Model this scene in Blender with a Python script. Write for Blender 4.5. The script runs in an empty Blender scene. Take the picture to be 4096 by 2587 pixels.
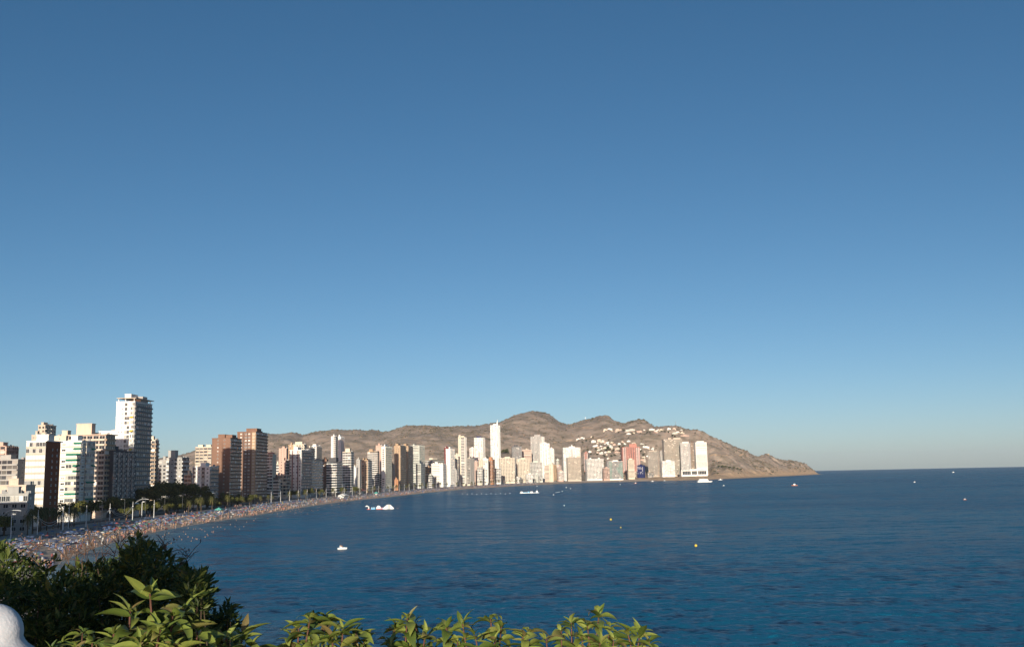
import bpy, bmesh, math, random
import numpy as np
from mathutils import Vector, Matrix, Euler

# ---------------------------------------------------------------- camera, sky, sun, exposure
SC = bpy.context.scene
COL = SC.collection
EYE = 24.0
cam_d = bpy.data.cameras.new('camera'); cam = bpy.data.objects.new('camera', cam_d); COL.objects.link(cam)
cam_d.sensor_width = 36.0; cam_d.lens = 36.0 * 4000 / 4096
cam_d.clip_start = 0.1; cam_d.clip_end = 60000
cam.matrix_world = (Matrix.Translation((0, 0, EYE)) @ Matrix.Rotation(math.pi / 2 + math.atan(601.8 / 4000), 4, 'X')
                    @ Matrix.Rotation(math.radians(-1.19), 4, 'Z'))
SC.camera = cam

SUN_EL, SUN_AZ = math.radians(9.5), math.radians(184.0)      # azimuth clockwise from +y: behind and to the left
world = bpy.data.worlds.new('World'); SC.world = world; world.use_nodes = True
wn = world.node_tree; wn.nodes.clear()
wo = wn.nodes.new('ShaderNodeOutputWorld'); wb = wn.nodes.new('ShaderNodeBackground'); ws = wn.nodes.new('ShaderNodeTexSky')
ws.sky_type = 'NISHITA'; ws.sun_disc = False; ws.sun_elevation = SUN_EL; ws.sun_rotation = SUN_AZ
ws.altitude = 20; ws.air_density = 0.6; ws.dust_density = 0.43; ws.ozone_density = 3.0
wb.inputs['Strength'].default_value = 0.085
sp_ = wn.nodes.new('ShaderNodeSeparateColor'); cb_ = wn.nodes.new('ShaderNodeCombineColor'); wn.links.new(ws.outputs[0], sp_.inputs[0])
for c_, (g_, k_) in enumerate(((1.30, .95), (1.02, 1.12), (.93, 1.14))):       # the camera's colour response to the whole sky
    pw = wn.nodes.new('ShaderNodeMath'); pw.operation = 'POWER'; pw.inputs[1].default_value = g_; wn.links.new(sp_.outputs[c_], pw.inputs[0])
    ml = wn.nodes.new('ShaderNodeMath'); ml.operation = 'MULTIPLY'; ml.inputs[1].default_value = k_; wn.links.new(pw.outputs[0], ml.inputs[0]); wn.links.new(ml.outputs[0], cb_.inputs[c_])
wn.links.new(cb_.outputs[0], wb.inputs[0]); wn.links.new(wb.outputs[0], wo.inputs[0])
sun_d = bpy.data.lights.new('sun', 'SUN'); sun = bpy.data.objects.new('sun', sun_d); COL.objects.link(sun)
sun_d.energy = 5.0; sun_d.angle = math.radians(0.53); sun_d.color = (1.0, 0.89, 0.73)
to_sun = Vector((math.sin(SUN_AZ) * math.cos(SUN_EL), math.cos(SUN_AZ) * math.cos(SUN_EL), math.sin(SUN_EL)))
sun.rotation_euler = to_sun.to_track_quat('Z', 'Y').to_euler()
sun.location = (-40, -60, 90)
SC.view_settings.view_transform = 'Standard'; SC.view_settings.look = 'None'
SC.view_settings.exposure = 0.25; SC.view_settings.gamma = 1.0; SC.view_settings.use_curve_mapping = False
SC.render.engine = 'CYCLES'
SC.cycles.max_bounces = 5; SC.cycles.diffuse_bounces = 2; SC.cycles.glossy_bounces = 3
SC.cycles.transmission_bounces = 2; SC.cycles.volume_bounces = 0; SC.cycles.transparent_max_bounces = 4
SC.cycles.caustics_reflective = False; SC.cycles.caustics_refractive = False

# ---- tables of the place, in metres (x to the right, y away from the viewpoint, z above the sea) ----
SHORE = [
    (-60, 150), (-95, 210), (-125, 270), (-148, 340), (-163, 410), (-174, 490), (-178, 560), (-178, 680),
    (-180, 780), (-181, 900), (-176, 1040), (-163, 1150), (-150, 1265), (-128, 1500), (-92, 1765), (-36, 1950),
    (32, 2190), (85, 2330), (178, 2470), (265, 2510), (366, 2570), (480, 2640), (604, 2810), (883, 3340),
    (1015, 3600), (1180, 3960), (1196, 3990), (1190, 4060), (1110, 4300), (900, 4700), (600, 5100),
]
# ridge line of the hills: bearing (x/y), distance y, height
RIDGE = [
    (-0.5847, 3600, 80.6), (-0.4608, 3600, 80.3), (-0.3618, 3600, 90.6), (-0.3277, 3600, 108.5), (-0.3171, 3600, 119.2), (-0.2877, 3600, 147.2),
    (-0.2453, 3600, 175.2), (-0.2354, 3600, 172.6), (-0.2247, 3620, 178.9), (-0.2177, 3640, 178.4), (-0.2107, 3650, 170.1), (-0.2001, 3650, 179.3),
    (-0.1884, 3650, 182.9), (-0.1789, 3650, 189.0), (-0.1647, 3650, 185.1), (-0.156, 3650, 186.8), (-0.1471, 3650, 182.5), (-0.1411, 3650, 186.6),
    (-0.1306, 3600, 175.1), (-0.1237, 3550, 176.4), (-0.1137, 3500, 184.8), (-0.1077, 3500, 191.4), (-0.086, 3500, 191.0), (-0.0719, 3500, 186.2),
    (-0.0529, 3500, 187.4), (-0.0387, 3550, 188.7), (-0.024, 3650, 198.5), (-0.0133, 3700, 206.9), (0.0003, 3800, 234.0), (0.0093, 3850, 247.5),
    (0.0184, 3900, 258.8), (0.0266, 3900, 252.4), (0.0341, 3880, 245.4), (0.0399, 3850, 227.9), (0.0445, 3820, 211.7), (0.0526, 3800, 196.9),
    (0.0599, 3800, 200.4), (0.0687, 3780, 211.0), (0.0834, 3750, 217.3), (0.0907, 3720, 218.9), (0.0954, 3700, 215.7), (0.098, 3650, 200.2),
    (0.1056, 3550, 183.4), (0.111, 3520, 180.8), (0.1156, 3520, 187.4), (0.1247, 3520, 194.1), (0.1304, 3500, 191.5), (0.1352, 3450, 176.8),
    (0.1401, 3400, 164.9), (0.1565, 3350, 165.0), (0.1615, 3350, 163.0), (0.1681, 3330, 153.5), (0.1812, 3300, 145.7), (0.1923, 3300, 124.9),
    (0.2068, 3350, 102.0), (0.227, 3450, 76.5), (0.2397, 3550, 51.0), (0.2439, 3600, 55.5), (0.249, 3650, 60.9), (0.2569, 3720, 47.7),
    (0.2659, 3780, 36.8), (0.2731, 3850, 41.2), (0.2797, 3880, 36.0), (0.2877, 3930, 22.5), (0.2997, 4000, 0.5), (0.306, 4020, -6.0),
]
FOOT = [
    (-0.5847, 2600), (-0.2624, 2500), (-0.1386, 2450), (-0.0396, 2500), (-0.0025, 2600), (0.0346, 2720), (0.084, 2680), (0.1211, 2740),
    (0.1433, 2860), (0.1582, 2915), (0.1915, 2915), (0.1977, 2850), (0.2155, 2850), (0.2646, 3340), (0.2816, 3590), (0.2999, 3960),
    (0.3063, 4010),
]
# name, x, y, turn (degrees), width, depth, height of roof, front style, side style, wall, trim, options, label
BUILDINGS = [
    ('apartment_tower', -241.8, 517.8, -1.0, 10.1, 17.1, 45.2, 'A', 'P', 'white', 'rustside', {'near': 1, 'shut': 0.72, 'pent': [(0.3, 0.95, 3)]}, 'white glazed-balcony apartment tower with a curved dark rust-red side wall'),
    ('apartment_tower', -247.9, 570.9, -1.0, 11.8, 16.1, 47.1, 'A', 'A', 'white', 'cream', {'near': 1, 'awn': 'green', 'flank': 0.3}, 'white apartment tower with green awnings, glazed balconies and shaded sea side'),
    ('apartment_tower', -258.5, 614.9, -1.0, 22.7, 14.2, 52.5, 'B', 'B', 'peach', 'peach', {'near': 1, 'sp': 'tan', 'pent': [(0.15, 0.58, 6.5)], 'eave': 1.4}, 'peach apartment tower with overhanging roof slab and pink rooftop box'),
    ('apartment_block', -252.0, 631.2, -1.0, 16, 35.6, 42.9, 'P', 'V', 'dark', 'grey', {'near': 1}, 'long shaded grey block with stacked balconies below the white tower'),  # wall colour darkened to paint in the shade over this grey block
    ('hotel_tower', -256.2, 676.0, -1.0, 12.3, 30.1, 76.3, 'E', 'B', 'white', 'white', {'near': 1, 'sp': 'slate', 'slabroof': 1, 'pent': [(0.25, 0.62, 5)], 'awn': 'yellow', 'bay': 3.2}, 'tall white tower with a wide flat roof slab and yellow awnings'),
    ('apartment_block', -271.2, 678.2, -0.0, 11.8, 16, 57.6, 'P', 'P', 'white', 'white', {'near': 1, 'pent': [(0.8, 1, 9)]}, 'white stepped terrace block against the tall slab-roofed tower'),
    ('apartment_tower', -407.6, 803.8, -0.0, 11.4, 20.0, 54.0, 'B', 'M', 'pink', 'pink', {}, 'pinkish tower with gridded balconies at the edge of town'),
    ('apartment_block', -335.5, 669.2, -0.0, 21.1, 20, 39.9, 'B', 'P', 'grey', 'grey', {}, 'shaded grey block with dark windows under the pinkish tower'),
    ('apartment_block', -346.6, 717.6, -0.0, 6.0, 16, 36.1, 'B', 'P', 'brown', 'brown', {}, 'dark brown block beside the white tower with the rust side'),
    ('apartment_tower', -377.7, 811.4, -6.0, 5.9, 15.8, 70.2, 'G', 'V', 'beige', 'grey', {'pent': [(0.1, 0.5, 2)]}, 'grey-beige tower with small square windows rising behind the rust-sided tower'),
    ('apartment_tower', -355.4, 748.7, -2.0, 5.5, 6.6, 59.6, 'G', 'B', 'beige', 'grey', {}, 'low grey-beige round-cornered tower behind the rust-sided tower'),
    ('apartment_block', -315.0, 697.0, -0.0, 14.2, 14, 55.8, 'P', 'P', 'cream', 'cream', {'pent': [(0.7, 1, 3.5)]}, 'cream rooftop block between the rust-sided and the green-awning towers'),
    ('shop_building', -229.9, 465.5, -0.0, 13.8, 9, 23.3, 'P', 'P', 'peach', 'white', {'near': 1}, 'low tan-walled building with a white dish roof edge'),
    ('shop_building', -217.7, 439.8, -0.0, 15.1, 6, 19.7, 'W', 'P', 'grey', 'white', {'near': 1}, 'low white building with a bright window band and shaded base'),  # grey wall tone paints in the shade on this white building
    ('apartment_tower', -283.1, 788.6, -1.0, 5.7, 7.9, 55.7, 'B', 'B', 'cream', 'tan', {'near': 1}, 'slim cream tower with tan stacked balconies beside the slab-roofed tower'),
    ('apartment_block', -295.9, 856.6, -1.0, 7.0, 18, 41.5, 'G', 'P', 'grey', 'grey', {}, 'blank pale grey gable block with a column of dark windows'),
    ('apartment_block', -279.1, 835.1, -2.0, 12.9, 16.6, 42.8, 'V', 'B', 'grey', 'white', {'near': 1, 'pent': [(0.0, 0.5, 5.5)]}, 'grey block with a white balcony bay and square rooftop tank house'),
    ('apartment_block', -264.0, 820.3, -0.0, 6.0, 10, 28.8, 'B', 'P', 'cream', 'cream', {}, 'small cream house front lit by the sun above the pines'),
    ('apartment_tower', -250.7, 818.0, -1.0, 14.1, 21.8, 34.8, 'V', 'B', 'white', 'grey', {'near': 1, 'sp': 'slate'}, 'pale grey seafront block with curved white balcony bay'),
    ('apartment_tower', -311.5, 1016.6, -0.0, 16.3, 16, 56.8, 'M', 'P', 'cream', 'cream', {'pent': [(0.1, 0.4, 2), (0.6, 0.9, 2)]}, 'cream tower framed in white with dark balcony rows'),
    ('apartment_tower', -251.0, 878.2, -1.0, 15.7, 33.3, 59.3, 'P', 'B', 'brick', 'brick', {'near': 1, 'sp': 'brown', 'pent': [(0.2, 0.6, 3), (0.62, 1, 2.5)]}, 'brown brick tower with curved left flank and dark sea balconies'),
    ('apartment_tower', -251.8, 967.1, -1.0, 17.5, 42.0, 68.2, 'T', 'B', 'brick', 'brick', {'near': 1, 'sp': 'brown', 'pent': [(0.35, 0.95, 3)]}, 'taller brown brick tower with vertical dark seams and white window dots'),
    ('apartment_tower', -253.3, 1050.0, -0.0, 6.2, 16, 49.1, 'B', 'P', 'cream', 'white', {'pent': [(0, 1, 1.5)], 'pentc': 'red'}, 'narrow cream tower with dark red roof beside the brick towers'),
    ('apartment_block', -239.3, 1014.2, -4.0, 5.1, 5.8, 25.2, 'B', 'B', 'dark', 'white', {}, 'small dark block with white balcony edges behind the masts'),
    ('apartment_block', -267.6, 1142.5, -0.0, 5.3, 14, 40.1, 'B', 'P', 'cream', 'white', {}, 'pale cream slab behind the pink-brown tower'),
    ('apartment_tower', -254.9, 1114.3, -3.0, 7.5, 13.9, 43.6, 'P', 'B', 'pink', 'white', {}, 'pink-brown tower with white balcony ends'),
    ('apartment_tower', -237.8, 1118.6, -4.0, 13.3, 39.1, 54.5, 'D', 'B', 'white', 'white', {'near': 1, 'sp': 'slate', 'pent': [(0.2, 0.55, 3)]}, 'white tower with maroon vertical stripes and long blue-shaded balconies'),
    ('apartment_block', -237.0, 1174.9, -5.0, 14, 45.3, 44.9, 'B', 'B', 'grey', 'white', {}, 'stepped grey balcony block adjoining the maroon-striped tower'),
    ('apartment_tower', -277.7, 1303.5, -4.0, 13.8, 12.8, 67.2, 'G', 'B', 'cream', 'cream', {'pent': [(0.1, 0.8, 3)]}, 'cream tower with cluttered antenna roof behind the maroon-striped tower'),
    ('apartment_tower', -296.1, 1339.9, -0.0, 6.6, 14, 68.1, 'P', 'P', 'tan', 'tan', {}, 'plain tan tower seen beside the cream antenna roof'),
    ('apartment_block', -351.8, 1538.5, -4.0, 11.6, 16.8, 69.5, 'P', 'P', 'pink', 'pink', {}, 'reddish block standing at the foot of the hills'),
    ('apartment_tower', -273.1, 1348.5, -5.0, 6.1, 16.3, 63.5, 'P', 'B', 'cream', 'cream', {}, 'cream tower with dark recessed side next to a white slab tower'),
    ('apartment_tower', -279.6, 1419.8, -6.0, 7.2, 24.8, 68.5, 'G', 'M', 'white', 'grey', {'pent': [(0.1, 0.8, 2)]}, 'white slab tower with grey gridded sea side'),
    ('apartment_block', -273.0, 1452.9, -0.0, 6.8, 12, 50.2, 'P', 'P', 'brick', 'brick', {}, 'small red-brown block between the stepped block and the white twin slabs'),
    ('apartment_block', -233.5, 1243.9, -0.0, 6.1, 14, 37.6, 'P', 'P', 'brown', 'brown', {}, 'dark brown block left of the curved balcony building'),
    ('apartment_tower', -222.0, 1242.0, -6.0, 11.8, 27.6, 43.6, 'B', 'B', 'dark', 'white', {'pent': [(0.1, 0.9, 4)]}, 'dark glass building with curved white balcony bands and bright roof'),
    ('apartment_tower', -276.8, 1547.3, -6.0, 6.3, 15.1, 86.5, 'F', 'B', 'white', 'white', {}, 'tall white slab tower with a balcony edge, left of a twin pair'),
    ('apartment_tower', -275.8, 1592.6, -6.0, 6.4, 18.7, 87.7, 'P', 'R', 'white', 'white', {}, 'tall white slab tower with grey vertical stripes, right of a twin pair'),
    ('apartment_tower', -215.7, 1306.0, -6.0, 10.5, 15.9, 56.4, 'B', 'B', 'cream', 'white', {'pent': [(0.25, 0.85, 4)]}, 'cream tower with broad balconies in front of the white twin slabs'),
    ('apartment_block', -219.5, 1385.4, -0.0, 5.5, 12, 37.0, 'P', 'P', 'white', 'white', {}, 'low bright white gable beside the broad-balcony cream tower'),
    ('apartment_block', -223.3, 1443.6, -6.0, 5.5, 7.0, 48.7, 'P', 'P', 'grey', 'grey', {}, 'narrow grey shaded slab beside a low white gable'),
    ('apartment_tower', -204.8, 1395.6, -7.0, 8.8, 22.2, 46.9, 'G', 'B', 'tan', 'white', {'pent': [(0.1, 0.3, 2), (0.5, 0.7, 2)]}, 'tan gabled tower with two little roof turrets and a grey sea side'),
    ('apartment_tower', -210.7, 1502.8, -7.0, 14.8, 11.6, 61.3, 'B', 'B', 'tan', 'white', {'pent': [(0.1, 0.5, 3)]}, 'tan tower with wide white balconies and dome-topped roof'),
    ('apartment_tower', -214.3, 1595.2, -0.0, 9.0, 16, 72.8, 'P', 'P', 'pink', 'pink', {}, 'pink-brown block standing behind a white-edged grey tower'),
    ('apartment_tower', -193.0, 1516.9, -8.0, 5.4, 35.7, 68.5, 'G', 'M', 'white', 'greengrey', {}, 'white-edged tower with a grey-green meshed sea front'),
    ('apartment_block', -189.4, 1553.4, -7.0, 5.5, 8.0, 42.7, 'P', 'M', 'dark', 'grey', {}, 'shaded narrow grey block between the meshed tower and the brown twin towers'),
    ('apartment_tower', -182.7, 1608.2, -8.0, 9.7, 36.8, 71.9, 'P', 'B', 'tan', 'tan', {'pent': [(0, 0.5, 3)]}, 'brown twin tower with blank tan gable and toothed balconies'),
    ('apartment_tower', -179.0, 1689.7, -8.0, 9.4, 32.9, 73.7, 'P', 'B', 'tan', 'tan', {'pent': [(0, 0.5, 3)]}, 'second brown twin tower, standing behind the blank-gabled one'),
    ('apartment_block', -183.2, 1558.8, -0.0, 6.9, 10, 19.0, 'P', 'P', 'orange', 'orange', {}, 'low orange-tan wall block at the foot of the brown twin towers'),
    ('apartment_tower', -178.5, 1858.6, -9.0, 14.5, 40.9, 79.1, 'S', 'M', 'greengrey', 'greengrey', {'pent': [(0.1, 0.3, 2)]}, 'pale green-grey tower with antennas behind the brown twins'),
    ('apartment_tower', -163.5, 1744.3, -9.0, 8.8, 26.2, 44.3, 'S', 'G', 'greengrey', 'grey', {'pent': [(0.4, 0.6, 2.5)]}, 'lower pale green-grey slab in front of the antenna tower'),
    ('apartment_block', -163.8, 2057.0, -28.0, 13.7, 50.1, 55.9, 'B', 'B', 'cream', 'white', {'pent': [(0.3, 0.9, 3)]}, 'long cream block with reddish terraces behind the white slabs'),
    ('apartment_block', -164.8, 1918.6, -0.0, 10.4, 14, 40.0, 'S', 'P', 'tan', 'tan', {}, 'tan block with fine balcony lines'),
    ('apartment_block', -150.7, 1803.2, -10.0, 6.4, 10.5, 24.5, 'B', 'B', 'greengrey', 'white', {}, 'small pale balcony block on the seafront beside the white ribbed block'),
    ('apartment_tower', -148.1, 1902.4, -0.0, 17.3, 16, 46.0, 'S', 'P', 'white', 'white', {'flank': 0.2}, 'white block with ribbed piers and wide balcony bands'),
    ('apartment_tower', -134.2, 1876.7, -11.0, 6.7, 19.7, 44.2, 'P', 'G', 'white', 'white', {}, 'white slab with dark window rows on its sea side'),
    ('apartment_tower', -131.5, 1950.8, -0.0, 7.7, 20, 76.7, 'P', 'P', 'maroon', 'maroon', {}, 'narrow dark red slab behind the tall white wedge tower'),
    ('apartment_tower', -122.3, 1910.0, -12.0, 7.8, 31.7, 73.1, 'P', 'M', 'white', 'white', {'pent': [(0.5, 0.9, 3)]}, 'tall white wedge tower with glazed mesh side'),
    ('apartment_block', -119.7, 2086.8, -0.0, 8.7, 14, 65.7, 'G', 'P', 'cream', 'cream', {}, 'beige stepped block left of the tall striped tower'),
    ('apartment_block', -113.0, 1928.0, -12.0, 5.4, 9.0, 33.9, 'P', 'B', 'grey', 'white', {}, "narrow low white-railed block at the tall striped tower's foot"),
    ('apartment_tower', -104.1, 2007.8, -12.0, 13.3, 13.6, 98.4, 'Q', 'R', 'cream', 'white', {'pent': [(0, 0.35, 4), (0.4, 0.9, 2)], 'bay': 3}, 'tallest cream tower with dark ladder-like balcony stripes'),
    ('apartment_tower', -88.2, 2012.1, -13.0, 5.6, 31.7, 56.7, 'B', 'R', 'cream', 'grey', {}, 'shaded tower with ladder balconies and ribbed sea side'),
    ('apartment_tower', -94.5, 2250.5, -0.0, 12.8, 16, 82.0, 'D', 'P', 'white', 'white', {}, 'white slab with one red vertical stripe behind the shaded tower'),
    ('apartment_tower', -82.9, 2385.6, -10.0, 19.8, 29.0, 110.1, 'R', 'R', 'white', 'white', {'pent': [(0.2, 0.8, 3)], 'pentc': 'navy', 'lite': 1}, 'tall white tower with central glazed bay and blue roof'),
    ('apartment_tower', -76.5, 2274.3, -0.0, 11.8, 16, 74.5, 'D', 'P', 'white', 'white', {}, 'shorter white slab with a brown stripe before the blue-roofed tower'),
    ('apartment_block', -82.9, 2154.4, -0.0, 6.9, 12, 51.5, 'P', 'P', 'pink', 'pink', {}, 'pinkish block wedged behind the cream seafront slab'),
    ('apartment_tower', -72.3, 2139.0, -0.0, 9.0, 12, 54.2, 'P', 'P', 'peach', 'peach', {}, 'peach block with a brick-coloured gable'),
    ('apartment_tower', -72.3, 2075.6, -8.0, 10.4, 6.0, 39.7, 'M', 'B', 'cream', 'white', {}, 'cream seafront slab with gridded balconies'),
    ('apartment_tower', -61.4, 2114.7, -8.0, 9.0, 9.5, 56.8, 'M', 'M', 'white', 'white', {'lite': 1}, 'white gridded slab left of the brick-orange tower'),
    ('apartment_tower', -49.7, 2160.5, -14.0, 10.5, 20.4, 55.1, 'B', 'B', 'orange', 'orange', {'round': 1, 'pent': [(0.1, 0.7, 5)]}, 'rounded brick-orange tower with ringed balconies'),
    ('office_tower', -45.4, 2387.1, -14.0, 18.4, 18.5, 139.0, 'R', 'R', 'glasswhite', 'glasswhite', {'spire': 1, 'lite': 1}, 'slender glassy white skyscraper with a pointed corner fin'),
    ('apartment_block', -37.1, 2198.6, -10.0, 12.1, 5.8, 36.5, 'B', 'B', 'white', 'white', {}, 'low white balcony block right of the brick-orange tower'),
    ('apartment_block', -18.6, 2318.2, 4.0, 35.4, 20, 60.3, 'R', 'P', 'cream', 'cream', {}, 'broad beige ribbed block on the beachfront'),
    ('apartment_tower', 5.2, 2597.1, 4.0, 25.1, 18, 94.3, 'N', 'P', 'dark', 'white', {'pent': [(0.2, 0.6, 3)]}, 'dark tower overlaid with a white grid'),
    ('apartment_block', 18.6, 2415.9, 4.0, 32.2, 20, 58.7, 'R', 'P', 'cream', 'cream', {}, 'second broad beige ribbed block, near the white office cube'),
    ('apartment_block', 31.3, 2683.0, 4.0, 25.2, 18, 86.8, 'S', 'P', 'peach', 'pink', {'pent': [(0.4, 0.6, 3)]}, 'peach stepped block behind the beige ribbed blocks'),
    ('hotel_tower', 63.0, 2760.4, -12.0, 31.1, 37.9, 123.6, 'R', 'R', 'grey', 'white', {'pent': [(0.3, 0.85, 5)]}, 'tall grey hotel tower with stepped vertical fins'),
    ('hotel_tower', 80.2, 2689.3, -0.0, 25.2, 20, 102.5, 'R', 'P', 'white', 'white', {'bay': 6, 'lite': 1}, 'white slab hotel with a dark central slot beside the grey fin tower'),
    ('apartment_tower', 99.7, 2712.9, -10.0, 9.5, 19.8, 89.6, 'R', 'R', 'white', 'white', {'lite': 1}, 'lower white ribbed tower attached to the slab hotel'),
    ('apartment_block', 49.0, 2429.9, 6.0, 31.9, 20, 50.6, 'M', 'P', 'greengrey', 'white', {'pent': [(0.3, 0.7, 3)]}, 'green-white gridded block with jutting balconies'),
    ('apartment_block', 32.3, 2346.6, 6.0, 15.1, 14, 22.1, 'N', 'P', 'white', 'white', {}, 'small white cube with square dark windows near the beach'),
    ('apartment_block', 50.5, 2380.1, -0.0, 8.2, 10, 21.8, 'S', 'P', 'greengrey', 'greengrey', {}, 'small greenish glass block next to the white cube'),
    ('apartment_tower', 79.2, 2515.3, -0.0, 11.1, 14, 42.6, 'S', 'P', 'peach', 'peach', {}, 'peach slab with rust-coloured top floors'),
    ('apartment_tower', 92.5, 2479.5, -16.0, 10.0, 30.9, 45.1, 'P', 'M', 'cream', 'tan', {}, 'plain cream gable slab with a tan meshed side'),
    ('apartment_tower', 110.5, 2558.7, -0.0, 13.2, 14, 42.3, 'B', 'P', 'pink', 'pink', {}, 'pink-red balcony tower behind the plain cream gable'),
    ('apartment_tower', 113.8, 2691.3, -0.0, 9.3, 12, 59.2, 'P', 'P', 'greengrey', 'greengrey', {'round': 1}, 'pale grey tower with an arched blind front'),
    ('apartment_block', 113.8, 2514.0, -0.0, 11.8, 12, 28.4, 'M', 'P', 'pink', 'white', {}, 'lower pinkish gridded block'),
    ('hotel_tower', 150.0, 2675.1, 6.0, 46.0, 20, 89.9, 'K', 'P', 'white', 'white', {'point': 1, 'lite': 1}, 'broad white hotel with a pointed central gable shaft'),
    ('apartment_block', 148.6, 2555.4, 6.0, 34.4, 18, 61.9, 'N', 'P', 'beige', 'cream', {'pent': [(0.15, 0.35, 3), (0.75, 1, 3)]}, 'tan gridded block standing before the pointed white hotel'),
    ('apartment_tower', 204.7, 2872.1, -10.0, 10.6, 48.9, 79.2, 'D', 'B', 'red', 'white', {}, 'red tower with white window columns on the hill side'),
    ('apartment_block', 206.6, 2627.1, 8.0, 44.9, 20, 57.9, 'N', 'P', 'white', 'white', {'pent': [(0.2, 0.3, 3), (0.7, 0.8, 3)]}, 'broad white block with blue-shaded window grid'),
    ('apartment_block', 231.3, 2573.0, 8.0, 15.5, 14, 33.6, 'N', 'P', 'pink', 'pink', {}, 'low pink gridded block beside the green-glass hotel'),
    ('hotel_block', 258.6, 2624.0, 8.0, 39.7, 18, 51.0, 'Z', 'P', 'white', 'white', {}, 'white hotel with green glass and a diagonal pattern'),
    ('apartment_tower', 322.3, 2813.0, 8.0, 49.8, 20, 91.3, 'D', 'P', 'red', 'white', {'pent': [(0.42, 0.85, 8)]}, 'broad red and pink tower with dark vertical lines'),
    ('apartment_tower', 300.2, 2623.0, 8.0, 16.6, 14, 54.3, 'S', 'P', 'cream', 'cream', {'pent': [(0.2, 0.7, 3)]}, 'narrow cream tower in front of the red tower'),
    ('hotel_block', 332.1, 2661.7, -40.0, 18.6, 8.4, 39.2, 'Y', 'P', 'navy', 'white', {}, 'navy-fronted block with white marks and a white side'),
    ('apartment_block', 374.5, 2717.7, -40.0, 31.4, 10.0, 76.5, 'N', 'G', 'beige', 'white', {'pent': [(0.1, 0.9, 2)]}, 'tan balcony tower above bushes left of the beige banded tower'),
    ('apartment_block', 415.2, 2849.3, -0.0, 10.5, 14, 78.9, 'P', 'P', 'grey', 'grey', {}, 'shaded grey slab left of the beige banded tower'),
    ('apartment_tower', 442.4, 2830.1, 6.0, 52.1, 20, 110.8, 'B', 'P', 'beige', 'cream', {'pent': [(0.26, 0.42, 4), (0.55, 0.95, 4)]}, 'broad beige tower of fine balcony bands'),
    ('apartment_block', 406.0, 2688.9, 6.0, 34.5, 18, 49.5, 'N', 'P', 'white', 'white', {'lite': 1}, 'white gridded block before the beige banded tower'),
    ('apartment_tower', 471.9, 2787.1, -30.0, 25.4, 9.8, 98.7, 'N', 'P', 'white', 'white', {'pent': [(0.2, 0.95, 3)]}, 'white tower with regular dark window rows left of its blank twin'),
    ('apartment_tower', 507.7, 2893.2, -0.0, 10.7, 14, 103.5, 'B', 'P', 'brown', 'tan', {}, 'tan-brown tower squeezed between the two white towers'),
    ('apartment_tower', 530.5, 2880.1, 6.0, 32.8, 18, 102.4, 'S', 'P', 'white', 'white', {'pent': [(0.15, 0.8, 3)], 'lite': 1}, 'bright white tower with thin blind-covered bands at the end of town'),
    ('hotel_block', 484.5, 2749.3, 6.0, 72.0, 20, 24.1, 'X', 'P', 'white', 'white', {}, 'low white podium with dark glass panels under the two white towers'),
]
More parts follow.
